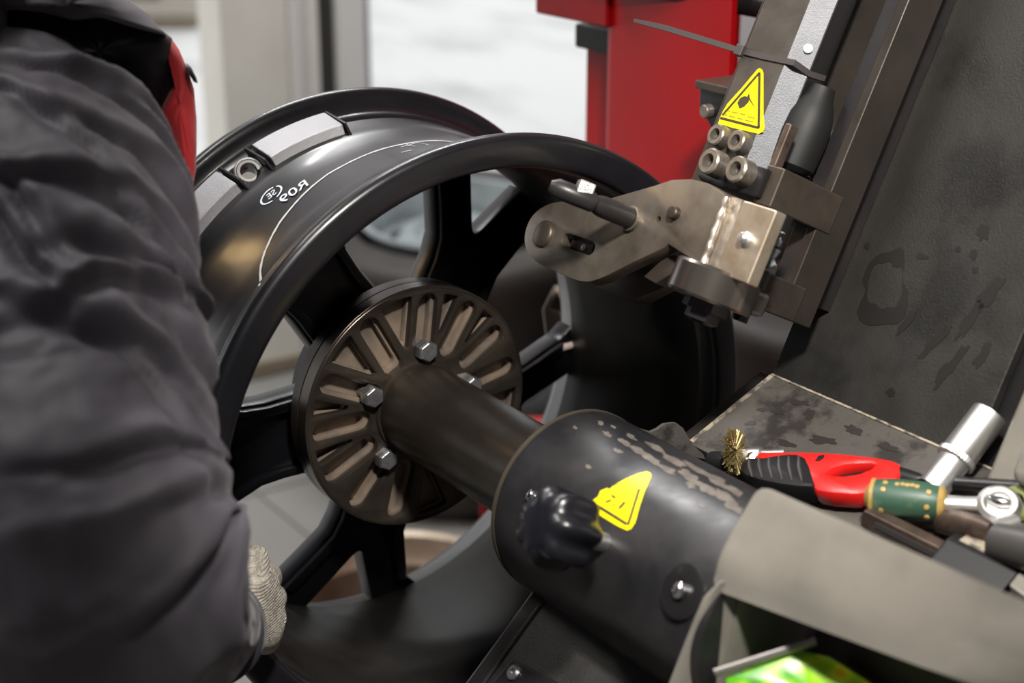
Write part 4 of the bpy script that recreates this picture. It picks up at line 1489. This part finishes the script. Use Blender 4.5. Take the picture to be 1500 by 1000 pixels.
# ratchet with green handle
g0, g1 = at(1266, 726, 1.015), at(1386, 738, .995)
ra = thing('ratchet', 'ratchet with a worn green and gold handle across the tools', 'ratchet', g0)
gd = (g1 - g0)
GL = gd.length
gd.normalize()
rg_ = .0125
obj('handle', MB().lathe([(GL * .10, .009), (GL * .14, rg_ * .93), (GL * .24, rg_ * 1.0), (GL * .45, rg_ * 1.06), (GL * .7, rg_ * 1.03), (GL * .86, rg_ * .95), (GL * .93, rg_ * .85), (GL * .95, .008)], g0, gd, 32), M['green'], ra)
obj('end_cap', MB().lathe([(0, .003), (.0015, .0065), (.005, rg_ * .84), (GL * .09, rg_ * .97), (GL * .13, rg_ * .97), (GL * .155, rg_ * .85), (GL * .16, .006)], g0, gd, 32), M['gold'], ra)
obj('ferrule', MB().lathe([(GL * .92, .006), (GL * .92, rg_ * .92), (GL * .97, rg_ * .82), (GL, rg_ * .6), (GL, .004)], g0, gd, 32), M['gold'], ra)
gex, gey = perp(gd, CC - g0)
for k, (tt, an) in enumerate([(.24, 75), (.25, 40), (.26, -25), (.27, -50), (.42, -48), (.48, -50), (.54, -48), (.60, -50), (.66, -46), (.80, 50), (.80, 15), (.81, -30)]):
    cdir = gex * math.cos(R_(an)) + gey * math.sin(R_(an)) * 1.0
    c = g0 + gd * GL * tt + cdir * (rg_ * 1.0)
    obj('gold_mark', MB().lathe([(-.001, .0019), (.0006, .0017), (.0009, .0003)], c, cdir, 8), M['gold'], ra)
r1 = at(1448, 742, .985)
obj('ratchet_shaft', MB().tube([g1, g1.lerp(r1, .4), g1.lerp(r1, .8), r1], [.0058, .0056, .0062, .0105], 20), M['satin'], ra)
rn = (CC - r1).normalized() * .7 + V((0, 0, .7))
r2 = at(1463, 744, .983)
obj('ratchet_head', MB().lathe([(-.008, .010), (-.007, .0138), (.005, .0138), (.0075, .011), (.0075, .0075), (.005, .007), (.005, .0004)], r2, rn, 32), M['satin'], ra)
lv = r2 + rn.normalized() * .0075
ex, ey = perp(rn.normalized(), V((1, 0, 0)))
obj('reverse_lever', MB().tube([lv - ex * .006 - ey * .002, lv, lv + ex * .006 + ey * .003], [.0022, .0036, .0024], 12), M['chrome'], ra)

# wire brush tool with its ferrule
w0, w1 = onmat(1062, 672, .012), onmat(1092, 667, .014)
wbd = (onmat(1150, 664, .014) - w1)
wb = thing('wire_brush', 'small brass wire wheel brush on a steel shaft by the housing', 'brush', onmat(1075, 680, 0))
bc_ = at(1077, 658, 1.098)
bu = (at(1082, 630, 1.135) - at(1068, 690, 1.125)).normalized()
wd_ = wbd.normalized()
b1_ = w1 + wbd
obj('shaft', MB().tube([w1, w1.lerp(b1_, .4), w1.lerp(b1_, .45), b1_], [.0062, .0058, .0038, .0036], 16), M['satin'], wb)
obj('brush_cup', MB().lathe([(-.004, .004), (-.002, .0105), (.001, .0105), (.004, .006), (.006, .0055)], w1 - wd_ * .004, wd_, 24), M['steel'], wb)
obj('shaft_collar', MB().lathe([(0, .0045), (.002, .0068), (.006, .0068), (.008, .0045)], at(1106, 676, 1.105), (wd_ * .5 + V((0, -.6, .3))), 20), M['chrome'], wb)
bm = MB()
rnd = random.Random(3)
exb, eyb = perp(wd_, bu)
for k in range(620):
    t = rnd.uniform(0, 2 * math.pi)
    rr = rnd.uniform(.0125, .0170)
    c = bc_ - bu * .0015
    dir_ = (exb * math.cos(t) + eyb * math.sin(t) + wd_ * rnd.gauss(0, .17)).normalized()
    p0 = c + dir_ * .002
    p1 = c + dir_ * rr
    s_ = V((rnd.gauss(0, 1), rnd.gauss(0, 1), rnd.gauss(0, 1))).cross(dir_).normalized() * .00032
    s2_ = dir_.cross(s_)
    bm.add([p0 + s_, p0 - s_ * .5 + s2_, p0 - s_ * .5 - s2_, p1 + s_, p1 - s_ * .5 + s2_, p1 - s_ * .5 - s2_], [(0, 1, 4, 3), (1, 2, 5, 4), (2, 0, 3, 5), (3, 4, 5)])
o = obj('brass_bristles', bm, M['brass'], wb, smooth=0)
o['kind'] = 'stuff'
bb_ = obj('brush_handle', MB().lathe([(-.012, .003), (-.009, .0075), (0, .008), (.006, .006)], onmat(1056, 677, .009), (wd_ - V((0, .5, 0))), 20), M['plastic_black'], wb)

# long brown bar, dark wrench, black block, roller, green fitting, grey block
bdir0, bdir1 = at(1292, 752, 1.0), at(1395, 803, .97)
bf_x = (bdir1 - bdir0).normalized()
bf_z = (V((0, 0, 1)) - bf_x * bf_x.z).normalized()
bf = frame(bdir0, bf_x, bf_z.cross(bf_x), bf_z)
bar = thing('flat_bar', 'brown flat steel bar lying along the back edge of the console', 'bar', bdir0)
obj('bar_body', MB().box(bf, (-.01, -.006, -.012), ((bdir1 - bdir0).length + .02, .005, .0)), M['tool_brown'], bar, bevel=.0012)
obj('bar_groove', MB().box(bf, (0, -.0066, -.008), ((bdir1 - bdir0).length, -.0058, -.004)), M['gasket'], bar)
w0_, w1_ = at(1375, 762, .995), at(1452, 778, .965)
tag(obj('pry_bar', MB().tube([w0_, w0_.lerp(w1_, .4), w0_.lerp(w1_, .8), w1_], [.008, .0092, .0085, .006], 18, flat=.7), M['tool_brown'], loc=w0_),
    'rounded dark brown steel bar under the ratchet shaft', 'bar')
w2_ = at(1470, 772, .968)
tag(obj('steel_rod', MB().tube([w1_.lerp(w2_, .1), w2_, w2_ + (w2_ - w1_)], [.006, .0062, .006], 16), M['satin'], loc=w2_), 'short bright steel rod below the ratchet head', 'rod')
c0, c1 = at(1456, 792, .955), at(1520, 808, .93)
tag(obj('rubber_roller', MB().lathe([(0, .008), (.002, .0115), (.02, .013), (.06, .013)], c0, c1 - c0, 28), M['tool_grey'], loc=c0), 'grey rubber roller behind the black block', 'roller')
k_ = [at(1388, 787, .962), at(1494, 838, .935), at(1510, 818, .955), at(1404, 775, .985)]
kd = V((0, -.05, -.034))
kb_ = thing('magnet_block', 'black rectangular block with a worn dusty top on the console edge', 'block', k_[0] + kd)
obj('block_body', MB().prism([p_ + kd for p_ in k_], k_), M['plastic_black'], kb_, bevel=.002)
kc = sum(k_, V()) / 4
obj('worn_top', MB().prism([kc + (p_ - kc) * .72 + V((0, 0, .0003)) for p_ in k_], [kc + (p_ - kc) * .68 + V((0, 0, .0012)) for p_ in k_]), M['dust'], kb_)
obj('side_screw', MB().lathe([(0, .003), (.002, .0028), (.0025, .0003)], k_[0].lerp(k_[1], .72) + kd * .45 + V((.001, -.0015, 0)), (.5, -.8, 0), 14), M['steel'], kb_)
gf = at(1494, 738, .99)
gt = thing('hose_fitting', 'green hose fitting with a dark bore at the right edge', 'fitting', gf)
M['green_light'] = mat('fitting_green', (0.17, 0.20, 0.07), 0.4)
obj('fitting_body', MB().lathe([(-.012, .012), (.006, .012), (.008, .010), (.008, .006), (-.004, .0055)], gf, (.2, -.9, .5), 28, cap=False), M['green_light'], gt)
gb = at(1497, 850, .925)
tag(obj('wood_block', MB().prism([at(1478, 856, .93), at(1500, 872, .925), at(1540, 880, .92), at(1540, 850, .93), at(1492, 838, .935)],
                                 [p_ + V((.0, .01, -.03)) for p_ in (at(1478, 856, .93), at(1500, 872, .925), at(1540, 880, .92), at(1540, 850, .93), at(1492, 838, .935))]), M['console'], loc=gb, bevel=.001),
    'small grey-brown block at the right edge beside the black block', 'block')

# grey guard bracket through the spokes; bright added rod imitates a spoke's edge glint
gq = at(812, 455, 1.62)
gk = thing('guard_bracket', 'grey welded bracket glimpsed through the rim right of the hub', 'bracket', gq)
ol_o = [(795, 452), (812, 418), (842, 412), (846, 494), (800, 492)]
ol_i = [(806, 452), (816, 430), (838, 424), (838, 462)]
gn = -CF
GFr = frame(gq, CR, CU, gn)


def GP(q):
    d = on_plane(q[0], q[1], gn, gq) - gq
    return d.dot(CR), d.dot(CU)


sheet('bracket_plate', [[GP(q) for q in ol_o], [GP(q) for q in ol_i]], GFr, -.02, .0, M['arm_dark'], gk, bevel=.002)
obj('bracket_stem', MB().tube([gq + V((0, 0, -.02)), gq + V((.0, .1, -.05)), V((gq.x, RY + .02, gq.z - .05))], .012, 12), M['arm_dark'], gk)
cpa, cpb = at(752, 530, 1.42), at(845, 503, 1.46)
tag(obj('spoke_glint', MB().tube([cpa - (cpb - cpa) * 1.0, cpa, cpb, cpb + (cpb - cpa) * 1.2], .0034, 12), M['edge_glint'], loc=cpa), 'thin bright rod standing in for the lit edge of a spoke', 'pipe')

# ------------------------------------------------------------------ the person at the left
PS = thing('person', 'person in a grey and black winter jacket with red panel, gloved hand on the rim', 'person', (-.2, -.72, 0))


def skin_mesh(name, pts, edges, rads, root, material, parent, sub=2):
    me = bpy.data.meshes.new(name)
    me.from_pydata([tuple(p_) for p_ in pts], edges, [])
    o = bpy.data.objects.new('tmp', me)
    COL.objects.link(o)
    sk = o.modifiers.new('skin', 'SKIN')
    for i, v in enumerate(me.skin_vertices[0].data):
        r = rads[i]
        v.radius = r if isinstance(r, tuple) else (r, r)
        v.use_root = i == root
    sk.use_smooth_shade = True
    ss = o.modifiers.new('sub', 'SUBSURF')
    ss.levels = sub
    ss.render_levels = sub
    bpy.context.view_layer.update()
    m2 = baked(o)
    m2.name = name
    bpy.data.objects.remove(o)
    return link_mesh(name, m2, material, parent, smooth=180)


sh = at(52, 205, .955)            # right shoulder
el = at(205, 850, .835)           # elbow
wr_ = at(322, 905, 1.055)         # wrist
neck = V((-.20, -.31, ZA + .50))
hipc = V((-.22, -.72, ZA + .02))
chest = V((-.205, -.42, ZA + .33))
hd_ = neck + V((.01, .10, .11))
ls = V((-.39, -.34, ZA + .40))
le = V((-.46, -.30, ZA + .15))
lw = V((-.36, -.14, ZA + .30))
pts = [hipc, V((-.21, -.56, ZA + .19)), chest, neck - V((0, .03, .06)), neck + V((0, .03, .03)), hd_, hd_ + V((0, .045, .075)),
       V((-.07, -.36, ZA + .33)), sh, el, wr_, ls, le, lw,
       hipc + V((.10, 0, -.06)), V((-.10, -.64, .48)), V((-.10, -.72, .09)), V((-.10, -.60, .04)),
       hipc + V((-.10, 0, -.06)), V((-.34, -.60, .48)), V((-.36, -.68, .09)), V((-.36, -.56, .04))]
edges = [(0, 1), (1, 2), (2, 3), (3, 4), (4, 5), (5, 6), (2, 7), (7, 8), (8, 9), (9, 10), (2, 11), (11, 12), (12, 13), (0, 14), (14, 15), (15, 16), (16, 17), (0, 18), (18, 19), (19, 20), (20, 21)]
rads = [(.13, .10), (.11, .08), (.10, .08), .05, .045, (.06, .07), (.05, .06), .035, .035, .035, .025, .06, .042, .03, .08, .055, .04, .035, .08, .055, .04, .035]
body = skin_mesh('body', pts, edges, rads, 0, M['trousers'], PS)
lab(body, 'dark work trousers and boots')
# head skin and hair
hm = MB()
hf_dir = V((.05, .8, -.45)).normalized()
for_ = hd_ + V((0, .03, .03))
up_ = V((0, .35, 1)).normalized()
rt_ = hf_dir.cross(up_).normalized()
up_ = rt_.cross(hf_dir)
rings = []
for k in range(13):
    t = -math.pi / 2 + math.pi * k / 12
    z_ = .118 * math.sin(t)
    rr = math.cos(t)
    ring = []
    for j in range(24):
        a = 2 * math.pi * j / 24
        fx_ = math.cos(a)
        sd_ = math.sin(a)
        x_ = .094 * rr * fx_ * (1 - .10 * (z_ < 0) * max(0, -z_ / .118))
        if abs(sd_) < .3 and fx_ > 0 and -.05 < z_ < .02:
            x_ += .02 * (1 - abs(sd_) / .3) * (1 - abs(z_ + .02) / .04 if abs(z_ + .02) < .04 else 0)
        ring.append(for_ + hf_dir * x_ + rt_ * (.076 * rr * sd_ * (1 - .18 * max(0, -z_ / .118))) + up_ * z_)
    rings.append(ring)
head = obj('head', hm.rings(rings), M['skin'], PS, smooth=180)
for s_ in (-1, 1):
    obj('eye', MB().lathe([(0, .012), (.004, .009), (.006, .0005)], for_ + hf_dir * .079 + rt_ * .030 * s_ + up_ * .012, hf_dir, 12), M['chrome'], head)
    obj('ear', MB().tube([for_ + rt_ * .074 * s_ + up_ * .03, for_ + rt_ * .084 * s_ - hf_dir * .012, for_ + rt_ * .074 * s_ - up_ * .03], [.006, .012, .006], 10), M['skin'], head)
obj('mouth', MB().tube([for_ + hf_dir * .082 + rt_ * -.022 - up_ * .055, for_ + hf_dir * .088 - up_ * .054, for_ + hf_dir * .082 + rt_ * .022 - up_ * .055], [.002, .005, .002], 8), M['jacket_red'], head)
rings = []
for k in range(8):
    t = R_(2) + R_(88) * k / 7
    z_ = .126 * math.sin(t)
    rr = math.cos(t)
    rings.append([for_ - hf_dir * .008 + hf_dir * (.099 * rr * math.cos(2 * math.pi * j / 24)) + rt_ * (.082 * rr * math.sin(2 * math.pi * j / 24)) + up_ * z_ for j in range(24)])
obj('hair', MB().rings(rings), M['hair'], PS, smooth=180)


# sleeve: lofted along shoulder - elbow - wrist, with folds
def interp(keys, t):
    for (t0, v0), (t1, v1) in zip(keys, keys[1:]):
        if t <= t1:
            k = (t - t0) / (t1 - t0)
            k = k * k * (3 - 2 * k)
            return v0 + (v1 - v0) * k
    return keys[-1][1]


def px(x, y, d):
    return at(x, y, d)


KEY = [(0.00, px(-40, 128, 1.01)), (0.08, px(22, 172, .985)), (0.18, px(62, 235, .96)), (0.30, px(92, 340, .93)), (0.42, px(98, 470, .905)), (0.54, px(112, 590, .885)), (0.64, px(116, 700, .868)),
       (0.74, px(130, 800, .86)), (0.83, px(160, 885, .87)), (0.90, px(226, 925, .935)), (0.96, px(285, 930, 1.01)), (1.0, px(306, 924, 1.045))]
RAD = [(0.00, .045), (0.08, .061), (0.18, .073), (0.30, .0785), (0.42, .0775), (0.54, .074), (0.64, .0835), (0.74, .0850), (0.83, .079), (0.90, .059), (0.96, .042), (1.0, .036)]
rings = []
NS, NR = 190, 140
pv = [interp(KEY, k / NS) for k in range(NS + 1)]
# smooth the spine
for _ in range(14):
    pv = [pv[0]] + [(pv[i - 1] + pv[i] * 2 + pv[i + 1]) / 4 for i in range(1, NS)] + [pv[-1]]
prev = None
folds = [  # (t centre, angle centre, slant, width, depth)
    (.215, .5, -.30, .012, .008), (.27, .3, -.45, .013, .010), (.315, .5, -.30, .012, .009), (.35, .9, -.12, .010, .009), (.385, .7, -.20, .010, .010), (.42, .3, -.05, .012, .010),
    (.455, .8, .10, .010, .010), (.50, .4, -.40, .013, .011), (.55, .8, -.30, .011, .010), (.60, .5, -.42, .014, .009), (.66, .7, .02, .012, .007), (.72, .8, .12, .012, .008), (.765, .6, .22, .011, .010),
    (.80, .3, .45, .012, .010), (.84, .7, .45, .011, .009), (.88, .5, .35, .011, .008), (.30, 1.3, -1.0, .016, .009), (.44, 1.5, -1.1, .016, .011), (.52, 1.3, -.9, .016, .010), (.36, 2.0, -1.0, .016, .010)]
for k in range(NS + 1):
    t = k / NS
    p_ = pv[k]
    tg = (pv[min(k + 1, NS)] - pv[max(k - 1, 0)]).normalized()
    if prev is None:
        ex = (CR - tg * CR.dot(tg)).normalized()
    else:
        ex = (prev - tg * prev.dot(tg)).normalized()
    prev = ex
    ey = tg.cross(ex)
    if ey.dot(-CF) < 0:
        ey = -ey
    r = interp(RAD, t)
    ring = []
    for j in range(NR):
        a = 2 * math.pi * j / NR
        dd = 0.0
        aa = (a + math.pi) % (2 * math.pi) - math.pi
        wob = .6 * noise.noise(V((math.cos(a) * 1.1, math.sin(a) * 1.1, t * 4)))
        for (tc0, ac, sl_, wd0, dp) in folds:
            u_ = (t - tc0 - sl_ * .25 * (aa - ac) - wob * .05) / wd0
            fa = math.exp(-((aa - ac - .35) / .95) ** 2)
            dd -= dp * .75 * fa * math.exp(-u_ * u_)
            dd += dp * .5 * fa * math.exp(-((u_ + 1.9) / 1.3) ** 2)
        q = V((math.cos(a) * 1.3, math.sin(a) * 1.3, t * 9))
        dd += .006 * noise.noise(q) + .003 * noise.noise(q * 2.3) + .0012 * noise.noise(q * 6)
        fade = min(1, t / .12) * min(1, (1 - t) / .08)
        rr = r * 1.0 + dd * fade
        ring.append(p_ + ex * (math.cos(a) * rr) + ey * (math.sin(a) * rr * .92))
    rings.append(ring)
lab(obj('sleeve', MB().rings(rings), M['jacket'], PS, smooth=180), 'wrinkled grey quilted right sleeve')
# cuff
ex, ey = perp((pv[-1] - pv[-6]).normalized())
tg = (pv[-1] - pv[-6]).normalized()
obj('cuff', MB().lathe([(-.004, .034), (-.002, .038), (.010, .037), (.014, .033), (.012, .026)], pv[-1], tg, 36), M['jacket_black'], PS)


# jacket trunk: rings along the leaning spine
def trunk_ring(c, tg, rx, ry, n=72, e=.8):
    ex = (V((1, 0, 0)) - tg * tg.x).normalized()
    ey = tg.cross(ex)
    out = []
    for j in range(n):
        a = 2 * math.pi * j / n
        c_, s_ = math.cos(a), math.sin(a)
        out.append((ex * (math.copysign(abs(c_) ** e, c_) * rx) + ey * (math.copysign(abs(s_) ** e, s_) * ry), a))
    return out


TK = [(0, V((-.22, -.75, ZA - .06))), (.2, V((-.22, -.67, ZA + .06))), (.4, V((-.21, -.575, ZA + .18))), (.6, V((-.205, -.475, ZA + .285))), (.8, V((-.205, -.395, ZA + .375))), (1, V((-.20, -.34, ZA + .455)))]
TRX = [(0, .20), (.3, .195), (.6, .205), (.8, .20), (.92, .14), (1, .075)]
TRY = [(0, .13), (.3, .13), (.6, .135), (.8, .125), (.92, .10), (1, .07)]
rings = []
tp = [interp(TK, k / 60) for k in range(61)]
for _ in range(8):
    tp = [tp[0]] + [(tp[i - 1] + tp[i] * 2 + tp[i + 1]) / 4 for i in range(1, 60)] + [tp[-1]]
for k in range(61):
    t = k / 60
    tg = (tp[min(k + 1, 60)] - tp[max(k - 1, 0)]).normalized()
    ring = []
    for off, a in trunk_ring(tp[k], tg, interp(TRX, t), interp(TRY, t)):
        n_ = .010 * noise.noise(V((math.cos(a) * 2, math.sin(a) * 2, t * 9))) + .006 * noise.noise(V((math.cos(a) * 3, math.sin(a) * 3, t * 24)))
        ring.append(tp[k] + off * (1 + n_ / .15))
    rings.append(ring)
lab(obj('jacket', MB().rings(rings), M['jacket_black'], PS, smooth=180), 'black jacket trunk')


# red panel and grey shoulder yoke lie over the trunk: closed shells following pixel outlines at true depth
def cloth_pad(name, loop, depth_fn, thick, material, label):
    ring0 = []
    n = len(loop)
    cx = sum(q[0] for q in loop) / n
    cy = sum(q[1] for q in loop) / n
    dense = []
    for i in range(n):
        for k in range(4):
            t = k / 4
            dense.append((loop[i][0] + (loop[(i + 1) % n][0] - loop[i][0]) * t, loop[i][1] + (loop[(i + 1) % n][1] - loop[i][1]) * t))
    rs = []
    for s_, h_ in ((1.0, -.045), (1.0, -.006), (.97, -.001), (.85, .006), (.6, .011), (.3, .013), (.05, .0135)):
        rs.append([at(cx + (x_ - cx) * s_, cy + (y_ - cy) * s_, depth_fn(x_, y_) - h_ * thick / .012 + .004 * noise.noise(V((x_ * .02, y_ * .02, s_ * 2)))) for x_, y_ in dense])
    return lab(obj(name, MB().rings(rs), material, PS, smooth=180), label)


cloth_pad('red_panel', [(238, 52), (250, 55), (262, 72), (274, 100), (284, 130), (288, 175), (288, 215), (287, 250), (282, 276), (272, 262), (250, 215), (226, 180), (240, 150), (256, 120), (256, 90), (244, 66)],
          lambda x_, y_: 1.035, .012, M['jacket_red'], 'red front panel of the jacket')
cloth_pad('black_yoke', [(-60, 4), (20, 6), (60, 12), (110, 8), (150, 18), (190, 30), (228, 36), (252, 56), (258, 95), (258, 122), (240, 160), (235, 190), (215, 185), (180, 150), (120, 90), (70, 60), (-60, 70)],
          lambda x_, y_: 1.03 + (y_ - 60) * .0001, .016, M['jacket_black'], 'black shoulder yoke')
cloth_pad('hood', [(-60, -60), (60, -70), (140, -40), (180, -6), (215, 20), (244, 52), (200, 42), (150, 26), (105, 30), (60, 18), (20, 14), (-60, 20)],
          lambda x_, y_: 1.00, .03, M['jacket'], 'grey collar over the black yoke')
cloth_pad('zip_toggle', [(272, 92), (280, 98), (288, 114), (290, 122), (284, 120), (276, 108)], lambda x_, y_: 1.02, .006, M['jacket_black'], 'small black toggle')

# gloved hand closed on the rim's lower left edge
pm = px(362, 892, 1.075)
G = [(wr_, .024), (px(346, 900, 1.07), .026), (pm, .027)]
gp_, ge, gr_ = [q[0] for q in G], [(0, 1), (1, 2)], [q[1] for q in G]
for kx, ky, kd_, mxp, tx in ((386, 850, 1.085, (392, 845, 1.12), (378, 840, 1.15)), (393, 878, 1.088, (399, 876, 1.125), (384, 874, 1.158)), (393, 906, 1.092, (398, 907, 1.128), (384, 906, 1.158)),
                             (386, 932, 1.097, (390, 936, 1.13), (378, 936, 1.155))):
    i = len(gp_)
    gp_ += [px(kx, ky, kd_), px(*mxp), px(*tx)]
    gr_ += [.0140, .0115, .0098]
    ge += [(2, i), (i, i + 1), (i + 1, i + 2)]
i = len(gp_)
gp_ += [px(362, 848, 1.075), px(372, 822, 1.085), px(379, 805, 1.095)]
gr_ += [.0145, .0125, .0095]
ge += [(2, i), (i, i + 1), (i + 1, i + 2)]
lab(skin_mesh('glove', gp_, ge, gr_, 2, M['glove'], PS, 3), 'grey knitted work glove gripping the rim')
